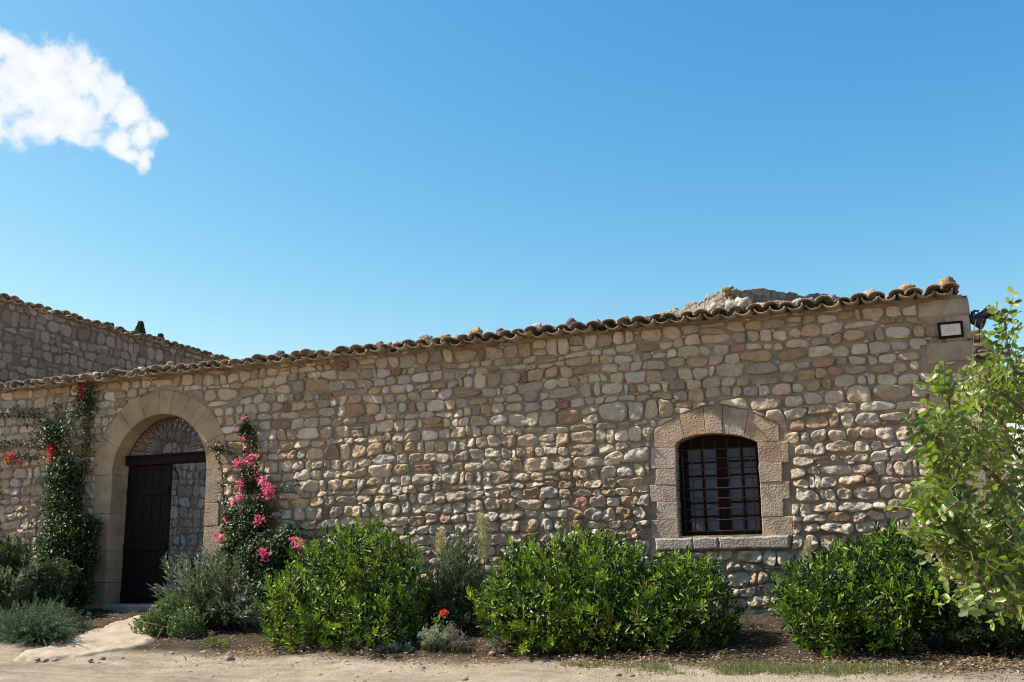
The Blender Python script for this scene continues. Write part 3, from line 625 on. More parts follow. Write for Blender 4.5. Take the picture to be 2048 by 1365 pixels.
for q in LS: rem[(zone(q[0]), q[3])] = rem.get((zone(q[0]), q[3]), 0)+1
ORD = ['first', 'second', 'third', 'fourth', 'fifth', 'sixth', 'seventh', 'eighth']
TONE = {'grey': 'grey', 'orange': 'orange-lichened', 'brown': 'brown', 'white': 'pale', 'dark': 'dark'}
for k, (px, py, r_, cn) in enumerate(LS):
    zn = zone(px); key = (zn, cn); cnt[key] = cnt.get(key, 0)+1
    c = at(px, py+2, -.02); s = r_*c_ if False else r_*(c[1]+13.0)/1991*.98
    s = max(s, .034); zc = max(WALLTOP+.11+s*.45, min(c[2], WALLTOP+.15+s*.7))
    mb = MB(); lump(mb, (c[0], -.02+random.uniform(-.03, .06), zc), (s*random.uniform(.95, 1.25), s*1.0, s*random.uniform(.85, 1.1)), SCOL[cn], 40+k, 2, .42)
    oo = mb.build('loose_stone', M_STONE)
    lab = f"{TONE[cn]} loose stone on the wall tiles {zn}" if rem[key] == 1 else f"{ORD[cnt[key]-1]} {TONE[cn]} loose stone on the tiles {zn}, from left"
    tag(oo, lab, 'stone', 'loose stones on the wall tiles')

# ------------------------------------------------------------------ notice, floodlights, cables
n0 = wxz(1877, 648, -.06); n1 = wxz(1926, 672, -.06)
nb_ = tag(empty('notice_board', ((n0[0]+n1[0])/2, -.05, n1[1])), 'small white notice in a dark frame at the wall\'s top right corner', 'sign')
mb = MB(); fw = .028; a0, a1, b0, b1 = n0[0]-.012, n1[0]+.012, n1[1]-.012, n0[1]+.012
for q in ((a0, a1, b0, b0+fw), (a0, a1, b1-fw, b1), (a0, a0+fw, b0+fw, b1-fw), (a1-fw, a1, b0+fw, b1-fw)): box(mb, q[0], q[1], -.075, -.02, q[2], q[3], b=.003)
mb.build('frame', M_WOOD, nb_, False)
mb = MB(); box(mb, a0+fw-.004, a1-fw+.004, -.058, -.025, b0+fw-.004, b1-fw+.004, b=.001); pnl = mb.build('panel', M_PAPER, nb_, False)
mb = MB(); wx = a1-a0; hz = b1-b0; box(mb, a0+wx*.26, a1-wx*.26, -.0595, -.0575, b0+hz*.36, b1-hz*.34, b=.0005); mb.build('faded_print', M_INK, pnl, False)
mb = MB()
for zz in (.26, .70, .76): box(mb, a0+wx*.2, a1-wx*.2, -.0593, -.0575, b0+hz*zz, b0+hz*zz+.004, b=.0005)
mb.build('faint_lines', M_INK2, pnl, False)
def flood(px, py, tilt, label):
    c = at(px, py, .05); rt = tag(empty('floodlight', tuple(c)), label, 'floodlight', 'floodlights at the wall corner')
    ca, sa = math.cos(tilt), math.sin(tilt); mb = MB()
    L_ = np.array([ca, -.25, sa]); L_ /= np.linalg.norm(L_); A = norm(np.cross(L_, [0, 1, 0])); B = np.cross(L_, A)
    prof = [(-.11, .03), (-.10, .05), (0, .055), (.05, .07), (.10, .085), (.115, .085), (.10, .07)]
    n = 14; an = np.arange(n)*2*np.pi/n
    V = np.concatenate([c+L_*s+r_*(np.cos(an)[:, None]*A+np.sin(an)[:, None]*B) for s, r_ in prof]); i = np.arange(len(prof)-1)[:, None]*n; j = np.arange(n)[None]; j2 = (j+1) % n
    mb.add(V, [np.stack([i+j, i+j2, i+n+j2, i+n+j], -1).reshape(-1, 4), np.arange(n)[::-1], np.arange(n)+n*(len(prof)-1)]); mb.build('housing', M_BLACK, rt)
    mb = MB(); tube(mb, [c-A*.075-L_*.02, c-A*.09-L_*.07, (XR+.01, c[1], c[2]-.03)], .012); tube(mb, [c+A*.075-L_*.02, c+A*.09-L_*.07, (XR+.01, c[1], c[2]-.03)], .012); mb.build('bracket', M_BLACK, rt)
flood(1948, 641, -.5, 'black floodlight fixed close against the wall corner'); flood(1967, 631, .35, 'black floodlight pointing out over the tree, further from the corner')
def cable(name, pts, Y_, r_, m_, lab, cat='cable', group=None):
    mb = MB(); P = np.array([at(a, b, Y_) for a, b in pts]); tt = np.linspace(0, len(P)-1, len(P)*5); k = np.arange(len(P))
    P = np.stack([np.interp(tt, k, P[:, i]) for i in range(3)], 1)
    for _ in range(3): P[1:-1] = (P[:-2]+P[1:-1]*2+P[2:])/4
    tube(mb, P, r_, 6); return tag(mb.build(name, m_), lab, cat, group)
cable('cable', [(1942, 625), (1950, 620), (1957, 625), (1960, 640), (1958, 665), (1960, 685)], .02, .007, M_DCABLE, 'dark looping cable hanging below the floodlights')
cable('cable', [(1952, 640), (1948, 660), (1946, 690), (1946, 720), (1945, 738), (1930, 750), (1915, 758), (1905, 763), (1925, 767), (1950, 774), (1975, 790)], -.045, .006, M_CABLE, 'pale cable running down the corner quoins')

# ------------------------------------------------------------------ buildings behind
bx = -15.5; ez = 6.38
lb = tag(empty('stone_building', (bx-3, 6, .7)), 'shaded stone building with a tiled eave behind the doorway wall', 'building')
mb = MB(); to_side = lambda V: np.c_[bx+V[:, 2], V[:, 0], V[:, 1]]
rubble(mb, -.25, 13.0, .6, ez-.02, lambda P: np.zeros(len(P), bool), 77, to_side, .8, .14, .3, N_=16, top=lambda y: ez-.03+0*y, cmul=.72, cols=[(.44, .36, .285), (.38, .30, .235), (.34, .265, .21), (.31, .23, .175), (.50, .42, .34)], wts=[.3, .3, .2, .12, .08])  # stone colours lowered to hold the courtyard's shade
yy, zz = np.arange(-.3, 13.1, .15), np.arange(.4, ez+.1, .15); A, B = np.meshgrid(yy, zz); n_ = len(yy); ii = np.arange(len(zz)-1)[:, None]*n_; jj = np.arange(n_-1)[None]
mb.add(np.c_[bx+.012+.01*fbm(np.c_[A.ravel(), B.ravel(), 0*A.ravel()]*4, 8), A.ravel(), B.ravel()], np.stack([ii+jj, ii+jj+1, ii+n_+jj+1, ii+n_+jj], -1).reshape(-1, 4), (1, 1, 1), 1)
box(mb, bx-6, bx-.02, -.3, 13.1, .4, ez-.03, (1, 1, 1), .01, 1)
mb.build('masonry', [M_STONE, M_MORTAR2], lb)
mb = MB(); tiles(mb, (bx+.13, -.4, ez-.02), (0, 1, 0), (-1, 0, 0), 62, .2163, slope=.06, rows=2, seed=9)
box(mb, bx-6, bx-.1, -.3, 13.1, ez-.035, ez+.0); mb.build('tiled_roof', M_TILE, lb)
# far gable to the right
gc = at(1465, 575, 5.0); gl = at(1318, 632, 9.0); gr = at(1730, 600, 7.6)
gb = tag(empty('ruined_gable', (gc[0], 6.5, .7)), 'weathered stone gable peak rising behind the tiles above the window', 'building')
mb = MB()
for (p0, p1, sd_, cm) in ((gl, gc, 91, 1.0), (gc, gr, 92, .8)):  # right face, turned from the sun, has its shade put into the colour
    L_ = math.hypot(p1[0]-p0[0], p1[1]-p0[1]); ux = np.array([(p1[0]-p0[0])/L_, (p1[1]-p0[1])/L_]); nn = np.array([ux[1], -ux[0]])
    xf = lambda V, p0=p0, ux=ux, nn=nn: np.c_[p0[0]+ux[0]*V[:, 0]+nn[0]*V[:, 2], p0[1]+ux[1]*V[:, 0]+nn[1]*V[:, 2], V[:, 1]]
    tp = lambda x, p0=p0, p1=p1, L_=L_, sd_=sd_: p0[2]+(p1[2]-p0[2])*np.asarray(x)/L_+.06*vn(np.c_[np.asarray(x)*4, 0*np.asarray(x), 0*np.asarray(x)], sd_)
    rubble(mb, 0, L_, 3.0, max(p0[2], p1[2]), lambda P, L_=L_: (P[:, 0] < .0) | (P[:, 0] > L_-.0), sd_, xf, .4, .08, .16, top=tp, N_=16, cmul=cm*.70, cols=[(.36, .34, .31), (.31, .29, .265), (.40, .375, .34), (.27, .25, .225), (.37, .32, .23)], wts=[.3, .25, .2, .15, .1])
    xs = np.linspace(0, L_, 60); zs = np.linspace(0, 1, 20); A, B = np.meshgrid(xs, zs); hgt = .6+(tp(A.ravel())-.02-.6)*B.ravel(); ii = np.arange(19)[:, None]*60; jj = np.arange(59)[None]; Fq = np.stack([ii+jj, ii+jj+1, ii+60+jj+1, ii+60+jj], -1).reshape(-1, 4)
    mb.add(xf(np.c_[A.ravel(), hgt, .0*hgt]), Fq, (1, 1, 1), 1); bk = lambda x, L_=L_, sd_=sd_: -.45*np.clip(((L_-x) if sd_ == 91 else x)/.8, .01, 1)
    mb.add(xf(np.c_[A.ravel(), hgt, bk(A.ravel())]), Fq[:, ::-1], (1, 1, 1), 1)
    k = np.arange(59); mb.add(np.concatenate([xf(np.c_[xs, tp(xs)-.02, 0*xs]), xf(np.c_[xs, tp(xs)-.02, bk(xs)])]), np.stack([k, k+1, k+61, k+60], 1), (1, 1, 1), 1)
    for q in range(9):
        u = random.uniform(.05, .95)*L_; c = xf(np.array([[u, float(tp(np.array([u]))[0])-.02, -.1]]))[0]
        lump(mb, c, (random.uniform(.06, .12), .08, random.uniform(.03, .06)), np.array(random.choice(STONE_COLS))*cm, 300+q+sd_, 1, .4)
for q in range(7):
    c = gc+np.array([random.gauss(-.1, .14), random.gauss(.1, .1), random.uniform(-.10, -.02)]); lump(mb, c, (random.uniform(.05, .09), .07, random.uniform(.03, .05)), random.choice([(.36, .28, .14), (.32, .28, .2), (.34, .31, .25)]), 500+q, 1, .4)
mb.build('masonry', [M_STONE, M_MORTAR2], gb)
# ragged wall end beyond the right corner
rw = tag(empty('broken_wall', (1.6, 1.8, .7)), 'ragged brown wall end just beyond the right corner, behind the tree', 'wall')
prof = [wxz(1936, 658, 1.8), wxz(1964, 660, 1.8), wxz(1972, 674, 1.8), wxz(1984, 680, 1.8), wxz(1990, 700, 1.8), wxz(2000, 712, 1.8), wxz(2010, 760, 1.8), wxz(2014, 860, 1.8)]
poly = [(prof[0][0]-.6, .6)]+[(prof[0][0]-.6, prof[0][1])]+prof+[(prof[-1][0]+.1, .6)]
mb = MB(); prism(mb, poly, -1.8, 2.3, .03, (1, 1, 1), 1)
pa = np.array(poly); tox = lambda V: np.c_[V[:, 0], 1.8-V[:, 2], V[:, 1]]
rubble(mb, pa[:, 0].min(), pa[:, 0].max(), .6, pa[:, 1].max(), lambda P: sdpoly(P, pa) < .0, 55, tox, 1.3, .09, .18, cols=[(.24, .15, .10), (.30, .22, .15), (.2, .15, .11)], wts=[.4, .4, .2], N_=16)
mb.build('masonry', [M_STONE, M_MORTAR], rw)
# cable hook on the courtyard wall and the car behind the doorway
def atx(px, py, X): d = ray(px, py); return CAM+d*((X-CAM[0])/d[0])
mb = MB(); tube(mb, np.array([atx(a, b, bx+.07) for a, b in [(348, 937), (352, 940), (355, 946), (356.5, 953), (356.5, 960)]]), .02, 6)
tag(mb.build('hanging_cable', M_DCABLE), 'short curved black cable on the courtyard wall seen through the doorway', 'cable')
cp = at(346, 1140, 3.2); car = tag(empty('parked_car', (cp[0]+2.0, 3.9, .75)), 'dark blue car parked in the courtyard behind the open doorway', 'car')
mb = MB(); prof = [(0, .22, .60), (.04, .28, .72), (.25, .24, .84), (.7, .22, .92), (1.15, .22, .97), (2.9, .22, .99), (3.7, .24, .95), (3.95, .3, .7)]
K = 14
def carsec(x, z0, z1, hw):
    an = np.linspace(0, 2*np.pi, K, endpoint=False); e = 3.5; rr = (np.abs(np.cos(an))**e+np.abs(np.sin(an))**e)**(-1/e)
    return np.c_[np.full(K, cp[0]+x), 3.9+hw*rr*np.cos(an), .75+(z0+z1)/2+(z1-z0)/2*rr*np.sin(an)]
V = np.concatenate([carsec(x, a, b, .84 if .2 < x < 3.8 else .62) for x, a, b in prof]); i = np.arange(len(prof)-1)[:, None]*K; j = np.arange(K)[None]; j2 = (j+1) % K
mb.add(V, [np.stack([i+j, i+j2, i+K+j2, i+K+j], -1).reshape(-1, 4), np.arange(K)[::-1], np.arange(K)+K*(len(prof)-1)]); mb.build('body', M_CARP, car)
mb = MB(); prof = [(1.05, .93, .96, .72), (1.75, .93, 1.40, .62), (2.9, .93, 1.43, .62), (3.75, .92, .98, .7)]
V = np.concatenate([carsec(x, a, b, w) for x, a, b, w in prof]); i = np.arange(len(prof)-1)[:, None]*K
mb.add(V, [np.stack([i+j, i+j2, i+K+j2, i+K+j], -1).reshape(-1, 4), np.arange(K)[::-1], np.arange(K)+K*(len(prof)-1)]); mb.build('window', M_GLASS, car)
for wx_ in (.75, 3.15):
    for wy in (3.08, 4.72):
        mb = MB(); tube(mb, [(cp[0]+wx_, wy-.1, 1.06), (cp[0]+wx_, wy+.1, 1.06)], .31, 18); mb.build('wheel', M_TYRE, car)

# ------------------------------------------------------------------ plants
def lob(px, py, rpx, Y_, ry=None):
    c = at(px, py, Y_); d = float((c-CAM)@_F); r = rpx*d/FPX; return (c, np.array([r, ry if ry else r*.85, r]))
def tips_on(lobes, n, rlo=.82, rhi=1.05, seed=0):
    A = np.array([r[0]*r[2] for _, r in lobes]); k = rng.choice(len(lobes), n, p=A/A.sum()); D = rdir(n)
    C = np.array([c for c, _ in lobes])[k]; R_ = np.array([r for _, r in lobes])[k]
    s = rng.uniform(rlo, rhi, n)*(1+.26*fbm(D*2.6+k[:, None]*5, 60+seed, 3))*np.where((D[:, 2] > .2) & (rng.random(n) < .16), rng.uniform(1.06, 1.36, n), 1); P = C+D*R_*s[:, None]
    keep = fbm(P*4.2+seed, 91, 2, .6) > -.16
    for q, (c, r) in enumerate(lobes):
        keep &= (np.linalg.norm((P-c)/r, axis=1) > .72) | (k == q)
    keep &= P[:, 2] > g(P[:, 0], P[:, 1])+.04; keep &= P[:, 1] < -.05
    return P[keep], D[keep]
def inner(lobes, n):
    A = np.array([np.prod(r) for _, r in lobes]); k = rng.choice(len(lobes), n, p=A/A.sum()); D = rdir(n)*rng.uniform(.2, .92, n)[:, None]**.5
    P = np.array([c for c, _ in lobes])[k]+D*np.array([r for _, r in lobes])[k]
    return P[(P[:, 2] > g(P[:, 0], P[:, 1])+.02) & (P[:, 1] < -.04)]
def stems(name, root, lobes, n, m_, r0=.014):
    mb = MB(); base = np.mean([c for c, _ in lobes], 0); z0 = float(g(base[0], base[1]))-.03
    for k in range(n):
        c, r = lobes[k % len(lobes)]; e = c+norm(rng.normal(size=3)+[0, 0, .7])*r*.85
        b = np.array([base[0]+rng.normal()*.22, base[1]+rng.normal()*.15, z0]); m1 = b*.6+e*.4+rng.normal(size=3)*.08; m2 = b*.25+e*.75+rng.normal(size=3)*.06
        tube(mb, [b, m1, m2, e], [r0, r0*.8, r0*.55, r0*.3], 5)
    return mb.build(name, m_, root)
GLOSS = [(.14, .255, .02), (.055, .115, .013), (.014, .032, .007), (.24, .36, .03), (.24, .23, .04)]
def shrub(name, label, cat, lobes, ntips, cols=GLOSS, w=(.21, .20, .38, .18, .03), L=.076, Wd=.021, tpl=OBOV, mat_=M_LEAF, nl=13, up=.8, group=None, innern=None, stem_n=14, spread=(.25, 1.05)):
    c0 = np.mean([c for c, _ in lobes], 0); root = tag(empty(name, (c0[0], c0[1], float(g(c0[0], c0[1])))), label, cat, group)
    P, D = tips_on(lobes, int(ntips*1.35)); ax = norm(D+np.array([0, 0, up])+rng.normal(size=P.shape)*.28)
    mb = MB(); n = len(P); big = rng.uniform(.75, 1.25, n); tipcol = mixcol(n, cols, w, .15)
    for k in range(nl):
        t_ = k/nl; th = spread[0]+(spread[1]-spread[0])*t_+rng.normal(size=n)*.14; az = k*2.4+rng.uniform(0, 6.28, n)*(k == 0)+np.arange(n)*1.7
        A = norm(np.cross(ax, rdir(n)*0+[.3, .5, .81])); B = np.cross(ax, A)
        d = ax*np.cos(th)[:, None]+(A*np.cos(az)[:, None]+B*np.sin(az)[:, None])*np.sin(th)[:, None]
        pos = P-ax*(.10*t_*big)[:, None]; nrm = norm(ax*.8+d*-.2+rng.normal(size=(n, 3))*.18)
        leaves(mb, pos, d, nrm, L*big*rng.uniform(.75, 1.15, n), Wd*big*rng.uniform(.8, 1.15, n), tipcol*(1+.10*rng.normal(size=(n, 1))).clip(.6, 1.4), tpl)
    Pi = inner(lobes, innern or int(ntips*7)); m = len(Pi)
    leaves(mb, Pi, rdir(m)+[0, 0, .3], rdir(m)+[0, 0, .6], L*rng.uniform(.8, 1.3, m), Wd*rng.uniform(1, 1.7, m), mixcol(m, cols, w, .15), tpl)
    mb.build('foliage', mat_, root, False); stems('stems', root, lobes, stem_n, M_BARK); return root
PG = 'glossy green shrubs along the wall foot'
def slob(px, py, r, Y_): return lob(px, py, r, Y_-.48, .72 if r > 60 else .55) if py < 1262 else lob(px, py-6, r, -2.05, .35)
shrub('shrub', 'large round bright green shrub between the bougainvillea and the red flower', 'shrub',
      [slob(735,1150,100,-1.5), slob(640,1190,85,-1.7), slob(690,1235,95,-1.9), slob(790,1190,75,-1.5), slob(600,1240,68,-2.0), slob(760,1255,80,-1.9), slob(700,1110,62,-1.4), slob(640,1280,40,-2.6), slob(730,1284,42,-2.6), slob(810,1276,45,-2.35), slob(570,1276,34,-2.5)], 1500, group=PG)
shrub('shrub', 'broad green shrub right of the grey-leaved oleander, below the barred window\'s left side', 'shrub',
      [slob(1060,1180,85,-1.5), slob(1150,1150,80,-1.4), slob(1215,1162,88,-1.5), slob(1100,1235,85,-1.9), slob(1020,1210,65,-1.8), slob(1205,1240,82,-1.8), slob(1045,1130,45,-1.3), slob(1200,1105,40,-1.3), slob(1060,1274,42,-2.45), slob(1150,1282,46,-2.55), slob(1215,1284,40,-2.5)], 1650, group=PG)
shrub('shrub', 'darker green shrub directly below the barred window', 'shrub',
      [slob(1350,1180,75,-1.4), slob(1285,1200,66,-1.5), slob(1400,1210,72,-1.6), slob(1320,1240,75,-1.8), slob(1345,1168,48,-1.4), slob(1400,1160,45,-1.3), slob(1330,1288,46,-2.5), slob(1410,1280,46,-2.3)], 950, group=PG, w=(.17, .26, .45, .09, .03))
shrub('shrub', 'wide dark green shrub right of the barred window, left of the foreground tree', 'shrub',
      [slob(1690,1180,90,-1.4), slob(1780,1150,85,-1.3), slob(1620,1195,72,-1.6), slob(1770,1225,90,-1.7), slob(1650,1240,78,-1.8), slob(1810,1110,58,-1.2), slob(1850,1190,75,-1.5), slob(1640,1284,42,-2.4), slob(1730,1294,48,-2.55), slob(1820,1298,50,-2.6)], 1550, group=PG, w=(.17, .26, .45, .09, .03))
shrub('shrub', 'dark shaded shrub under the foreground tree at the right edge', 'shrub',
      [slob(1960,1210,95,-1.6), slob(2050,1190,95,-1.5), slob(1920,1265,70,-2.0), slob(2010,1275,75,-2.1), slob(1950,1295,44,-2.6), slob(2030,1300,46,-2.7)], 1000, cols=[(.03, .055, .015), (.04, .075, .02)], w=(.5, .5), group=PG)  # shade is put into these darker leaf greens
shrub('shrub', 'small rounded pale green shrub beside the ramp', 'shrub',
      [lob(330,1240,42,-2.0), lob(300,1260,35,-2.1), lob(370,1255,40,-2.1), lob(345,1215,28,-1.9)], 520, cols=[(.10, .16, .06), (.14, .2, .09), (.09, .17, .03)], w=(.4, .35, .25), L=.036, Wd=.017, nl=10, tpl=OVAL, stem_n=9)
shrub('shrub', 'low dark leafy shrub at the left edge under the climbing vine', 'shrub',
      [lob(10,1170,60,-1.2), lob(60,1180,50,-1.0), lob(110,1160,45,-.9), lob(20,1120,40,-1.2)], 620, cols=[(.05, .085, .03), (.075, .11, .05), (.1, .13, .07)], w=(.5, .3, .2), L=.07, Wd=.026, tpl=OVAL)

def shoots(name, label, cat, base_px, tips_px, Yr, n, L, Wd, cols, w, mat_=M_MATTE, tpl=LANCE, per=30, ang=(.35, .9), jit=.05, group=None, r0=.007, t0=.25, droop=0.0, extra=None):
    """a plant of many upright shoots clothed in narrow leaves"""
    Yb = np.mean(Yr); b0 = at(*base_px, Yb); b0[2] = float(g(b0[0], b0[1])); root = tag(empty(name, tuple(b0)), label, cat, group)
    mb = MB(); sb = MB()
    for k in range(n):
        tp_ = tips_px[rng.integers(len(tips_px))]; e = at(tp_[0]+rng.normal()*tp_[2], tp_[1]+rng.normal()*tp_[2]*.7+abs(rng.normal())*tp_[2]*.5, rng.uniform(*Yr))
        b = b0+np.array([rng.normal()*.12+(e[0]-b0[0])*.25, rng.normal()*.10, -.02]); m1 = b*.45+e*.55+rng.normal(size=3)*jit+np.array([0, 0, .06]); m1[2] = max(m1[2], b[2]+.05)
        tt = np.linspace(0, 1, 9)[:, None]; C = b*(1-tt)**2+2*m1*tt*(1-tt)+e*tt**2; tube(sb, C, np.linspace(r0, r0*.35, 9), 4)
        q = np.sort(rng.uniform(t0, 1, per)**.85)[:, None]; Q = b*(1-q)**2+2*m1*q*(1-q)+e*q**2; T = norm(2*(1-q)*(m1-b)+2*q*(e-m1))
        A = norm(np.cross(T, rdir(per))); th = rng.uniform(*ang, per)[:, None]; d = T*np.cos(th)+A*np.sin(th)-np.array([0, 0, droop])
        leaves(mb, Q, d, norm(T+A*-.3+rng.normal(size=(per, 3))*.2), L*rng.uniform(.65, 1.15, per), Wd*rng.uniform(.8, 1.2, per), mixcol(per, cols, w, .15), tpl)
    ok = mb.build('foliage', mat_, root, False); sb.build('stems', M_STEM, root); return root
GREY = [(.17, .195, .135), (.10, .135, .07), (.24, .26, .20), (.08, .13, .035)]
shoots('oleander', 'grey-green narrow-leaved oleander beside the doorway\'s right jamb', 'shrub', (430,1262), [(360,1120,18),(400,1100,20),(385,1160,25),(440,1170,30),(480,1180,28),(410,1210,30),(350,1180,22),(500,1220,25),(450,1120,20),(380,1200,25),(460,1225,25),(420,1150,22)], (-2.0, -.8), 190, .125, .021, GREY, (.3, .3, .2, .2), mat_=M_OLE, per=32, t0=.12)
shoots('oleander', 'grey-green oleander between the two bright green shrubs', 'shrub', (905,1270), [(880,1130,18),(925,1075,16),(900,1100,18),(940,1140,18),(870,1170,20),(930,1190,25),(960,1150,12),(890,1210,25),(925,1225,28),(850,1180,14)], (-1.9, -.7), 190, .115, .017, GREY, (.3, .4, .1, .2), mat_=M_OLE, per=32, t0=.12)
shoots('oleander', 'broad-leaved grey oleander at the far left edge, below the vine', 'shrub', (10,1235), [(5,1105,12),(25,1100,12),(45,1125,14),(0,1140,16),(30,1150,14),(55,1165,14)], (-1.6, -1.0), 75, .13, .024, [(.16, .2, .13), (.12, .16, .09), (.22, .25, .19)], (.4, .4, .2), per=26)
shoots('lavender_bush', 'feathery blue-green lavender bush at the left edge beside the ramp', 'plant', (55,1290), [(15,1225,18),(55,1218,22),(95,1222,20),(30,1250,25),(80,1250,25),(120,1245,16),(5,1270,20),(50,1275,20),(100,1272,18),(135,1262,14),(75,1210,18)], (-3.3, -1.9), 640, .055, .007, [(.06, .125, .065), (.09, .17, .09), (.04, .08, .045)], (.4, .3, .3), tpl=NEED, per=52, ang=(.3, .8), t0=.1, jit=.03, r0=.004)
shoots('lavender_bush', 'dark rosemary-like tuft between the ramp edge and the door jamb', 'plant', (138,1275), [(120,1220,16),(145,1232,14),(100,1225,14),(160,1250,12),(130,1258,14)], (-2.3, -1.0), 260, .045, .005, [(.05, .08, .045), (.07, .10, .06)], (.5, .5), tpl=NEED, per=40, ang=(.3, .8), t0=.1, jit=.03, r0=.004)
shoots('yellow_flower_plant', 'low plant dotted with yellow flowers at the bed edge', 'plant', (430,1306), [(415,1288,10),(435,1278,12),(450,1290,10),(425,1298,10)], (-2.9, -2.4), 80, .03, .008, [(.13, .18, .05), (.17, .21, .08)], (.5, .5), per=22, t0=.1, jit=.03, r0=.003)
shoots('sage_plant', 'pale grey-green drooping sage left of the dry lavender', 'plant', (868,1312), [(852,1262,7),(865,1255,7),(880,1265,8),(850,1280,7),(872,1285,8)], (-2.8, -2.45), 55, .055, .010, [(.30, .34, .24), (.36, .39, .30), (.24, .29, .18)], (.4, .3, .3), per=26, ang=(.5, 1.3), droop=.75, jit=.02, r0=.003)
shoots('dry_lavender', 'dry grey lavender tuft below the red flower', 'plant', (908,1310), [(896,1255,6),(905,1250,6),(918,1268,7),(925,1280,6),(900,1275,7)], (-2.8, -2.4), 110, .022, .0045, [(.32, .29, .28), (.26, .24, .22), (.38, .35, .33)], (.4, .3, .3), tpl=NEED, per=40, ang=(.15, .5), jit=.02, r0=.003)
shoots('sage_plant', 'small upright pale sage sprig alone on the leaf litter', 'plant', (992,1303), [(994,1266,2.5),(997,1278,3),(990,1284,3)], (-2.75, -2.55), 22, .035, .008, [(.30, .34, .25), (.36, .39, .31)], (.5, .5), per=24, ang=(.4, 1.2), droop=.6, jit=.01, r0=.003)
shoots('low_grey_plant', 'low blue-grey leafy plant on the litter below the round shrub', 'plant', (785,1312), [(755,1305,8),(775,1292,10),(800,1296,10),(815,1300,8)], (-2.9, -2.4), 60, .055, .014, [(.12, .17, .14), (.16, .21, .18), (.09, .13, .1)], (.4, .3, .3), per=16, ang=(.5, 1.2), jit=.02, r0=.003)
shoots('green_weed', 'small bright green weed at the bed edge near the yellow flowers', 'plant', (545,1313), [(535,1302,5),(552,1298,5),(545,1306,5)], (-2.9, -2.6), 14, .05, .022, [(.08, .16, .03), (.10, .2, .04)], (.5, .5), tpl=OVAL, per=9, ang=(.5, 1.2), jit=.01, r0=.003)
shoots('pale_weed', 'pale green weed sprig in front of the dark shrub below the window', 'plant', (1245,1285), [(1240,1240,5),(1252,1238,4),(1232,1255,5),(1248,1258,6)], (-2.55, -2.35), 18, .04, .022, [(.25, .32, .18), (.2, .28, .12)], (.5, .5), tpl=OVAL, per=12, ang=(.5, 1.3), jit=.02, r0=.003)
shoots('pale_weed', 'wispy pale weed on the litter right of the sage sprig', 'plant', (1085,1302), [(1070,1278,6),(1090,1272,6),(1100,1285,6)], (-2.7, -2.45), 18, .05, .01, [(.17, .22, .11), (.22, .26, .15)], (.5, .5), per=12, ang=(.5, 1.3), jit=.03, r0=.003)
shoots('dry_weed', 'thin dry brown weed in the gap between shrubs right of the window', 'plant', (1500,1290), [(1500,1205,6),(1490,1240,12),(1515,1250,14),(1480,1255,12)], (-1.2, -.5), 26, .03, .006, [(.12, .10, .06), (.16, .13, .07)], (.5, .5), per=16, ang=(.5, 1.3), jit=.05, r0=.004)
for bp, tp_, lb_ in (((972, 1150), [(962,1042,5),(968,1060,7),(966,1085,7),(968,1110,6)], 'tall cream feathery plume beside the middle oleander'), ((885,1150), [(882,1075,5),(880,1090,7),(884,1105,6)], 'short cream feathery plume on the left of the middle oleander'), ((1612,1170), [(1616,1092,3),(1614,1105,4),(1612,1120,5)], 'thin cream seed plume above the wide right shrub')):
    b_ = at(*bp, -.85); b_[2] = float(g(b_[0], b_[1])); rt = tag(empty('feathery_plume', tuple(b_)), lb_, 'plant', 'cream feathery plumes'); mb = MB(); sb = MB(); tube(sb, [b_, b_*.5+at(*tp_[-1][:2], -.85)*.5, at(*tp_[-1][:2], -.85), at(*tp_[0][:2], -.85)], .006, 5)
    for (a, b2, s_) in tp_:
        n = 420; P = np.array([at(a+rng.normal()*s_*.8, b2+rng.normal()*s_*1.6, -.85+rng.normal()*.04) for _ in range(n)]); leaves(mb, P, rdir(n)*.7+[0, 0, 1.0], rdir(n), .05, .006, mixcol(n, [(.42, .38, .22), (.36, .34, .18)], None, .15), NEED)
    mb.build('plume', M_MATTE, rt, False); sb.build('stem', M_STEM, rt)

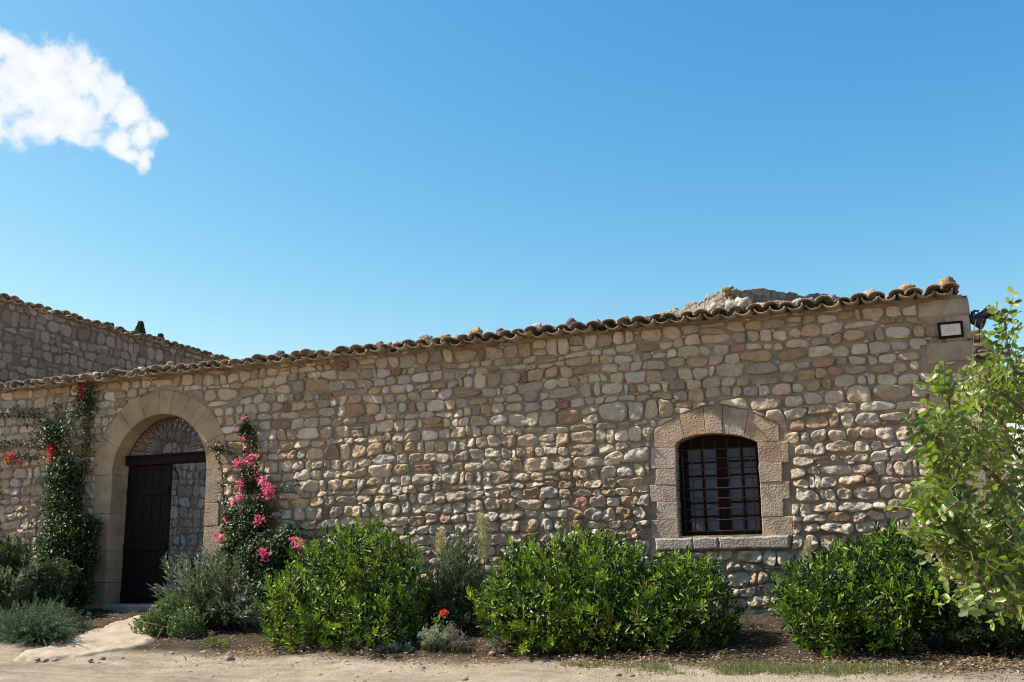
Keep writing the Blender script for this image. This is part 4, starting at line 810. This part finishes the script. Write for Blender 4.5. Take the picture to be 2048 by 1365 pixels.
def blossoms(root, px, py, rpx, Y_, n, cols, name='flower_cluster', size=.034, ell=1.0):
    c = at(px, py, Y_); r = rpx*float((c-CAM)@_F)/FPX*1.03; mb = MB(); D = rdir(n); P = c+D*np.array([r, r*.7, r*ell])*rng.uniform(.0, 1.08, n)[:, None]
    leaves(mb, P, D+rdir(n)*.8, rdir(n)+[0, -.5, .3], size*rng.uniform(.7, 1.2, n), size*.85*rng.uniform(.8, 1.2, n), mixcol(n, cols, None, .14), OVAL)
    return mb.build(name, M_BRACT, root, False)
def vine(name, label, base, runs, masses, cols, w, Lf=.056):
    b = at(base[0], base[1], -.3); root = tag(empty(name, (b[0], b[1], float(g(b[0], b[1])))), label, 'climbing plant'); mb = MB(); sb = MB()
    for pts, rad, dens, Y_ in runs:
        P = np.array([at(a, c_, Y_ if np.isscalar(Y_) else np.interp(i, [0, len(pts)-1], Y_)) for i, (a, c_) in enumerate(pts)]); tt = np.linspace(0, len(P)-1, len(P)*6); k = np.arange(len(P))
        P = np.stack([np.interp(tt, k, P[:, i]) for i in range(3)], 1); P += .025*np.stack([vn(P*5, 1), vn(P*5, 2)*.5, vn(P*5, 3)], 1); tube(sb, P, np.linspace(.016, .005, len(P)), 5)
        ln = np.linalg.norm(np.diff(P, axis=0), axis=1).sum(); n = int(dens*ln*190*max(rad, .05)/.1); u = rng.uniform(0, len(P)-1, n); C = np.stack([np.interp(u, np.arange(len(P)), P[:, i]) for i in range(3)], 1)
        Q = C+rng.normal(size=(n, 3))*np.array([rad, rad*.45, rad]); Q[:, 1] = np.minimum(Q[:, 1], -.05)
        leaves(mb, Q, rdir(n)*.9+[0, -.35, -.45], rdir(n)*.55+[-.2, -.45, .75], Lf*rng.uniform(.6, 1.25, n), Lf*.62*rng.uniform(.7, 1.2, n), mixcol(n, cols, w, .16), OVAL)
    for (a, c_, rpx, Y_, n) in masses:
        n = int(n*1.8)
        c = at(a, c_, Y_); r = rpx*float((c-CAM)@_F)/FPX; D = rdir(n); Q = c+D*np.array([r, min(r*.6, .4), r])*(rng.uniform(.15, 1.08, n)**.6)[:, None]; Q = Q[(Q[:, 1] < -.05) & (Q[:, 2] > g(Q[:, 0], Q[:, 1])+.03)]; n = len(Q)
        leaves(mb, Q, rdir(n)*.9+[0, -.35, -.4], rdir(n)*.55+[-.2, -.45, .75], Lf*rng.uniform(.6, 1.25, n), Lf*.62*rng.uniform(.7, 1.2, n), mixcol(n, cols, w, .16), OVAL)
    mb.build('foliage', M_LEAF, root, False); sb.build('stems', M_BARK, root); return root
VC = [(.017, .036, .010), (.032, .068, .015), (.07, .13, .024), (.09, .115, .045)]
v1 = vine('bougainvillea', 'dark leafy bougainvillea climbing the wall left of the doorway', (130, 1240),
  [([(140,1240),(135,1150),(125,1060),(120,980),(122,920),(130,870),(150,825),(168,795),(163,778)], .10, 2.0, (-.35, -.12)), ([(125,940),(110,880),(95,850),(70,828),(30,826),(-20,830)], .065, 1.7, -.14), ([(118,900),(90,890),(50,888),(0,890),(-30,888)], .042, 1.5, -.15), ([(118,915),(80,915),(50,914),(28,915),(10,922)], .042, 1.5, -.14),
   ([(125,880),(117,850),(115,815),(116,802)], .05, 1.1, -.10), ([(160,1000),(170,930),(172,880),(178,820),(182,785)], .085, 2.2, -.07), ([(130,1080),(95,1050),(60,1045)], .04, 1.0, -.16), ([(150,1090),(180,1060),(205,1042)], .045, 1.2, -.10), ([(140,870),(90,868),(60,866)], .03, 1.0, -.14)],
  [(125,1010,48,-.25,1100), (132,1080,64,-.32,2000), (105,1140,72,-.42,2000), (160,1110,46,-.3,1100), (122,955,42,-.2,900), (105,870,28,-.16,350), (70,1170,50,-.5,900), (150,1180,45,-.4,800), (175,1060,30,-.2,400)], VC, (.38, .34, .2, .08))
RED = [(.52, .035, .07), (.60, .06, .11), (.42, .03, .05)]; PINK = [(.68, .12, .26), (.74, .20, .35), (.60, .07, .19), (.80, .36, .44), (.72, .14, .22)]
for q in ((161,776,9,-.18,60), (165,790,6,-.2,30), (103,900,11,-.24,90), (102,914,7,-.24,40), (23,912,7,-.22,40), (15,917,5,-.2,20), (35,922,4,-.22,16)): blossoms(v1, *q, RED, size=.04)
for q in ((98,924,7,-.24,36), (15,925,6,-.2,26), (108,882,8,-.2,30), (152,1063,8,-.4,40)): blossoms(v1, *q, [(.22, .22, .03), (.28, .22, .04)], 'yellow_leaf_cluster', size=.05)
v2 = vine('bougainvillea', 'pink flowering bougainvillea climbing right of the arched doorway', (500, 1250),
  [([(510,1250),(500,1150),(495,1060),(490,980),(492,930),(495,870),(488,828)], .06, 1.5, (-.45, -.14)), ([(480,1150),(455,1080),(447,1000),(444,940),(436,900),(428,895)], .038, 1.3, (-.3, -.1)), ([(490,940),(470,905),(445,898),(420,893)], .024, 1.1, -.12), ([(510,1100),(525,1030),(520,960),(505,900),(502,850)], .055, 1.6, (-.25, -.1)), ([(520,990),(545,980),(575,975),(595,968)], .03, 1.2, -.16), ([(520,1120),(560,1085),(580,1075)], .05, 1.3, -.4)],
  [(490,1080,48,-.35,1250), (510,1030,38,-.25,750), (470,1040,30,-.25,420), (520,1130,60,-.55,1500), (560,1110,42,-.5,800), (575,1075,28,-.4,350), (465,1120,40,-.4,700), (490,860,15,-.14,170), (497,960,26,-.2,350), (540,1190,55,-.7,1000)], VC, (.38, .32, .2, .10))
for q in ((474,930,10,-.26,110), (500,920,13,-.26,150), (483,967,12,-.3,130), (513,955,12,-.24,70), (536,982,15,-.32,210), (525,962,9,-.3,60), (520,1040,10,-.4,90), (510,1046,7,-.4,50), (440,1076,8,-.3,50), (430,1072,6,-.28,26), (444,1086,4,-.3,16), (455,1047,7,-.32,36), (530,1110,13,-.75,80), (522,1104,5,-.75,30), (597,1090,13,-.62,110), (585,1078,6,-.6,26), (488,835,4,-.2,14), (478,857,5,-.2,18), (490,875,6,-.22,26), (493,895,6,-.22,26), (465,1003,5,-.26,18), (480,998,8,-.26,40), (500,1098,4,-.6,14), (480,1026,5,-.3,16), (440,890,3,-.14,8), (453,1040,5,-.3,16), (600,1112,5,-.7,16)):
    blossoms(v2, *q, PINK, size=.036)
# single red-orange flower
b_ = at(893, 1300, -2.4); b_[2] = float(g(b_[0], b_[1])); rf = tag(empty('red_flower', tuple(b_)), 'single orange-red flower on a leafy stem before the shrubs', 'flower'); mb = MB(); tube(mb, [b_, at(884, 1265, -2.35), at(890, 1226, -2.35)], .005, 5); mb.build('stem', M_STEM, rf)
mb = MB(); n = 60; P = np.array([at(876+rng.normal()*7, 1246+rng.normal()*8, -2.35+rng.normal()*.04) for _ in range(n)]); leaves(mb, P, rdir(n)+[0, -.2, .3], rdir(n)*.5+[-.3, -.3, .8], .05, .028, mixcol(n, [(.09, .17, .04), (.13, .22, .06)]), OVAL); mb.build('foliage', M_LEAF, rf, False)
blossoms(rf, 889, 1225, 6, -2.38, 40, [(.70, .09, .02), (.62, .06, .015)], 'bloom', .04, .6)
yp = next(o for o in COL.objects if o.name.startswith('yellow_flower_plant'))
for q in ((412,1297), (422,1290), (430,1303), (437,1284), (445,1296), (452,1289), (425,1307), (441,1307)): blossoms(yp, *q, 2.6, -2.75, 12, [(.75, .48, .03), (.8, .55, .05)], 'flower', .02)
# fallen petal
p_ = gp(118, 1297); mb = MB(); leaves(mb, [[p_[0], p_[1], p_[2]+.07], [p_[0]+.02, p_[1], p_[2]+.07]], [[1, 0, .2], [-.4, 1, .3]], [[0, -.5, 1], [.2, -.4, 1]], .06, .045, (.6, .03, .15)); tag(mb.build('fallen_petal', M_BRACT, None, False), 'pink petal fallen on the pale ramp', 'petal')

# ------------------------------------------------------------------ carob tree in the right foreground
tb = at(2500, 1365, -9.0); tz = float(g(tb[0], tb[1])); tree = tag(empty('carob_tree', (tb[0], tb[1], tz)), 'leafy young carob tree reaching in from the right foreground', 'tree')
TP = lambda px, py, Y_: at(px, py, Y_)
trunk = MB(); t0 = np.array([tb[0], tb[1], tz-.05]); hub = TP(2330, 1260, -9.0); hub2 = TP(2240, 900, -8.9); hub3 = TP(2230, 700, -8.8)
tube(trunk, [t0, t0*.5+hub*.5+[.03, .02, 0], hub, hub*.5+hub2*.5, hub2, hub3], [.085, .075, .06, .045, .032, .016], 10); trunk.build('trunk', M_BARK, tree)
BR = [ # (points, Y range)
 ([(2300,1300),(2150,1260),(2050,1200),(1997,1161),(1947,1100),(1904,1004),(1887,962),(1862,905),(1850,880)], (-9.0, -9.3)),
 ([(2280,1150),(2120,1080),(2043,1001),(1985,950),(1947,919),(1912,880),(1888,846),(1880,800),(1900,762)], (-9.0, -9.1)),
 ([(2260,1010),(2120,980),(2046,937),(2022,887),(2000,840),(1990,800),(1975,772)], (-8.9, -8.7)),
 ([(2240,900),(2100,880),(2055,830),(2039,788),(2032,767),(2019,700),(2014,660),(2011,620),(2009,570)], (-8.9, -8.8)),
  ([(2050,1180),(1990,1130),(1930,1110),(1880,1095),(1845,1075),(1815,1050)], (-9.1, -9.4)),
 ([(2300,1300),(2180,1270),(2110,1205),(2050,1205),(2010,1225)], (-9.2, -9.5)),
 ([(2150,1240),(2060,1160),(1975,1150),(1920,1170)], (-9.2, -9.5)),
 ([(1947,1100),(1900,1060),(1862,1030),(1838,1000)], (-9.2, -9.35)), ([(1904,1004),(1870,985),(1845,960),(1828,870)], (-9.2, -9.3)),
 ([(1947,919),(1900,925),(1868,930),(1845,985)], (-9.05, -9.15)), ([(1985,950),(1960,900),(1950,860),(1925,835)], (-9.0, -8.9)),
 ([(1997,1161),(1990,1100),(1975,1040),(1965,990)], (-9.1, -8.9)), ([(2043,1001),(2010,1020),(1985,1060),(1960,1075)], (-9.0, -8.8)),
 ([(2060,1180),(2030,1120),(2025,1070),(2010,1020)], (-9.1, -9.2)), ([(2060,1190),(2050,1130),(2060,1060)], (-9.2, -9.4)),
 ([(2055,830),(2010,790),(1985,780),(1968,745)], (-8.9, -9.0)), ([(2019,700),(2002,680),(1994,662)], (-8.8, -8.8)), ([(2032,767),(2050,730),(2056,700)], (-8.8, -8.7)), ([(1880,800),(1862,790),(1852,775)], (-9.1, -9.1)), ([(1888,846),(1860,850),(1840,845)], (-9.1, -9.2)),
 ([(2000,840),(1965,830),(1945,800),(1925,775)], (-8.7, -8.6)), ([(1990,1150),(1960,1180),(1940,1175)], (-9.1, -9.2)), ([(2032,1221),(2010,1190),(2030,1150)], (-9.2, -9.1)), ([(1904,1004),(1880,1040),(1850,1060),(1830,1040)], (-9.3, -9.4)), ([(1947,1100),(1920,1090),(1890,1085),(1860,1110)], (-9.25, -9.4)), ([(2022,887),(1990,880),(1960,890),(1940,880)], (-8.8, -8.7)), ([(2043,1001),(2050,960),(2070,930)], (-8.9, -8.9)), ([(2010,1020),(2000,1060),(2020,1100)], (-9.0, -9.1)), ([(1930,960),(1915,950),(1890,900),(1870,880)], (-9.2, -9.2)), ([(2039,788),(2060,790),(2080,760)], (-8.8, -8.7)), ([(1990,1150),(1975,1190),(1950,1150)], (-9.3, -9.4))]
BR += [([(4600-a, b+20*math.sin(a)) for a, b in p_], (y0_+.25, y1_+.5)) for p_, (y0_, y1_) in BR[:14]]      # the side of the crown away from the wall's corner
BR += [([(2230,700),(2200,640),(2190,590),(2200,540)], (-8.8, -8.7)), ([(2240,800),(2260,700),(2290,620),(2280,540)], (-8.85, -8.6)), ([(2235,760),(2190,700),(2150,640),(2140,600)], (-8.8, -8.9))]
CC = [(.13, .215, .035), (.17, .26, .04), (.07, .13, .032), (.23, .29, .05), (.22, .26, .12)]; CW = (.3, .27, .2, .11, .12)  # greens lightened so the pale leaf sheen sits in the colour
tw = MB(); lf = MB(); rachis = MB()
for pts, (ya, yb) in BR:
    P = np.array([TP(a+(max(0, 1925-a)*.38 if a < 2100 else 0), b+max(0, 760-b)*.30, ya+(yb-ya)*i/(len(pts)-1)) for i, (a, b) in enumerate(pts)]); tt = np.linspace(0, len(P)-1, len(P)*5); k = np.arange(len(P)); P = np.stack([np.interp(tt, k, P[:, i]) for i in range(3)], 1)
    for _ in range(2): P[1:-1] = (P[:-2]+2*P[1:-1]+P[2:])/4
    ln = np.r_[0, np.cumsum(np.linalg.norm(np.diff(P, axis=0), axis=1))]; big = len(pts) > 6
    tube(tw, P, np.linspace(.013 if big else .007, .0026, len(P)), 6)
    s = max(0, ln[-1]-(.85 if big else .55)); side = 1
    while s < ln[-1]+.001:
        c = np.array([np.interp(s, ln, P[:, i]) for i in range(3)]); T = norm(np.array([np.interp(min(s+.02, ln[-1]), ln, P[:, i])-np.interp(max(s-.02, 0), ln, P[:, i]) for i in range(3)]))
        for rep in range(1 if rng.random() < .75 else 2):
            A = norm(np.cross(T, rng.normal(size=3)+np.array([0, 1.2, 0])))*side; side = -side; th = rng.uniform(.55, 1.15); ax = norm(T*math.cos(th)+A*math.sin(th)+np.array([0, -.1, .12]))
            npair = rng.integers(2, 5); Lr = .026*npair+.025; nrm = norm(np.cross(ax, rng.normal(size=3))+np.array([-.25, -.45, .75])*rng.uniform(.4, 1.4)); sd_ = norm(np.cross(nrm, ax)); upn = np.cross(ax, sd_); bend = rng.normal()*.25
            R_ = np.array([c+ax*Lr*u+sd_*bend*Lr*u*u-upn*.12*Lr*u*u for u in np.linspace(0, 1, 5)]); tube(rachis, R_, np.linspace(.0022, .0013, 5), 4)
            colr = mixcol(1, CC, CW, .12)[0]; sz = rng.uniform(.026, .037)
            for q in range(npair):
                u = (q+.75)/npair; b_ = c+ax*Lr*u+sd_*bend*Lr*u*u-upn*.12*Lr*u*u
                for sg in (-1, 1):
                    d = ax*rng.uniform(.15, .5)+sd_*sg*1.0+upn*rng.normal()*.28; n_ = upn+rng.normal(size=3)*.35
                    leaves(lf, b_[None], d[None], n_[None], sz*rng.uniform(.8, 1.15), sz*.56*rng.uniform(.85, 1.15), colr*(1+.1*rng.normal()), ROUND)
        s += rng.uniform(.013, .025)
cr_ = MB(); tw.build('branches', M_BARK, tree); lf.build('foliage', M_CAROB, tree, True); rachis.build('leaf_stalks', plain('leaf_stalk', (.22, .17, .08), .7), tree)

# ------------------------------------------------------------------ far cypresses
for (px, py, hpx, lab) in ((281, 650, 30, 'tallest dark cypress tip above the left building roof'), (222, 653, 10, 'tiny cypress tip left of the tallest one, above the left roof'), (321, 675, 14, 'small cypress tip right of the tallest one, above the left roof')):
    t_ = at(px, py, 55.0); H = t_[2]-.75; base = np.array([t_[0], 55.0, .75]); rt = tag(empty('cypress_tree', tuple(base)), lab, 'tree', 'cypresses behind the left building')
    mb = MB(); n = 5200; u = rng.uniform(.08, 1, n)**.8; R_ = H*.10*np.sin(np.clip(1-u, 0, 1)**.75*1.75)*.9+.02; a = rng.uniform(0, 6.283, n); q = rng.uniform(.6, 1.05, n)
    Pc = base+np.c_[R_*q*np.cos(a), R_*q*np.sin(a), u*H]; leaves(mb, Pc, np.c_[np.cos(a)*.4, np.sin(a)*.4, np.ones(n)], rdir(n), .42, .16, mixcol(n, [(.018, .035, .02), (.03, .05, .028)]), OVAL); mb.build('crown', M_MATTE, rt, False)
    mb = MB(); tube(mb, [base-[0, 0, .1], base+[0, 0, H*.5]], [.22, .1], 8); mb.build('trunk', M_BARK, rt)

# ------------------------------------------------------------------ litter, grass, pebbles
def band(n, f):
    P = np.c_[rng.uniform(-12, 3, n), rng.uniform(-4.0, -.3, n)]; return P[rng.random(len(P)) < f(P)]
def surf(P): return np.c_[P, g(P[:, 0], P[:, 1])+.022*fbm(np.c_[P, 0*P[:, 0]]*1.3, 3, 4, .55)+.010*fbm(np.c_[P, 0*P[:, 0]]*7, 9, 2)-.022*np.exp(-((P[:, 1]+3.95+.12*vn(np.c_[P, 0*P[:, 0]]*.5, 4))/.13)**2)]
fl = lambda P: np.exp(-((P[:, 1]+2.95)/.42)**2)*np.clip(.55+.9*vn(np.c_[P*1.7, 0*P[:, 0]], 77), 0.03, 1)*np.clip((P[:, 0]+8.2)/1.2, 0, 1)+.08*(P[:, 1] > -2.6)
P = band(80000, fl); P = P[sdpoly(P, rp) < -.05]; n = len(P); Q = surf(P); Q[:, 2] += rng.uniform(.004, .022, n); mb = MB()
leaves(mb, Q, rdir(n)*[1, 1, .25], rdir(n)*.45+[0, 0, 1], rng.uniform(.025, .06, n), rng.uniform(.012, .024, n), mixcol(n, [(.27, .17, .095), (.35, .25, .155), (.18, .105, .06), (.42, .34, .24)], None, .2), OVAL)
tag(mb.build('fallen_leaves', M_MATTE, None, False), 'dry brown fallen leaves along the bed edge', kind='stuff')
gpatch = [gp(*q)[:2] for q in ((1400,1345), (1480,1340), (1560,1337), (1640,1340), (1700,1345), (1180,1333), (1000,1322), (1250,1338), (930,1318), (1320,1343), (1960,1352), (1150,1300), (690,1308))]; gr_ = [.32, .36, .36, .34, .30, .16, .18, .12, .10, .15, .22, .14, .08]
nn = [2000, 2800, 2800, 2200, 1300, 400, 260, 160, 80, 220, 260, 160, 70]; PP = []
for c, r_, n in zip(gpatch, gr_, nn): PP.append(np.array(c)+rng.normal(size=(n, 2))*[r_, r_*.42])
P = np.concatenate(PP); P = P[fbm(np.c_[P*2.6, 0*P[:, 0]], 41, 3, .6)+.35*rng.normal(size=len(P)) > .0]; n = len(P); mb = MB(); leaves(mb, surf(P)-[0, 0, .004], rdir(n)*.55+[0, 0, 1], rdir(n), rng.uniform(.025, .075, n), rng.uniform(.004, .007, n), mixcol(n, [(.11, .15, .04), (.16, .20, .06), (.22, .20, .10)], None, .18), BLADE)
tag(mb.build('grass', M_MATTE, None, False), 'short sparse grass along the track edge', kind='stuff')
mb = MB()
for k in range(520):
    P = np.array([[rng.uniform(-12, 2), rng.uniform(-4.6, -2.6)]]); q = surf(P)[0]; s = abs(rng.normal())**1.6*.007+.004; lump(mb, q, (s, s*.8, s*.6), np.array([(.42, .35, .27), (.36, .29, .21), (.50, .44, .36)][k % 3]), 900+k, 1, .3)
for (a, b, s) in ((458,1322,.05), (1008,1304,.05), (985,1310,.035), (640,1352,.02), (60,1318,.03), (75,1321,.028), (92,1323,.03), (110,1322,.025), (1340,1334,.03), (930,1362,.025), (205,1319,.03), (180,1322,.026)):
    q = gp(a, b); lump(mb, q+[0, 0, s*.3], (s*1.2, s, s*.7), (.34, .28, .22), 1500+a, 1, .35)
tag(mb.build('pebbles', M_STONE), 'scattered pebbles on the sandy track', kind='stuff')

# ------------------------------------------------------------------ the trees behind the viewpoint that the window panes mirror
mb = MB()
for k, (tx, ty, th) in enumerate(((-22, -33, 10.5), (-14.5, -30, 11.5), (-7, -32, 10.5), (0.5, -29.5, 12), (8, -32, 11), (15, -30, 11.5), (23, -32, 11))):
    tube(mb, [(tx, ty, -.3), (tx+.2, ty, 2.2), (tx, ty+.3, th*.5)], [.28, .22, .1], 8, (.13, .10, .075))
    for q in range(16):
        c = np.array([tx+rng.normal()*1.7, ty+rng.normal()*1.3, th*rng.uniform(.25, .88)]); n = 190; D = rdir(n); Q = c+D*np.array([2.0, 1.7, 1.5])*rng.uniform(.4, 1, n)[:, None]
        leaves(mb, Q, rdir(n), rdir(n)+[0, 0, .7], .62, .34, mixcol(n, [(.03, .055, .02), (.045, .075, .025)]), OVAL)
tag(mb.build('treeline', M_MATTE, None, False), 'dark belt of trees behind the viewpoint mirrored in the window panes', kind='stuff')
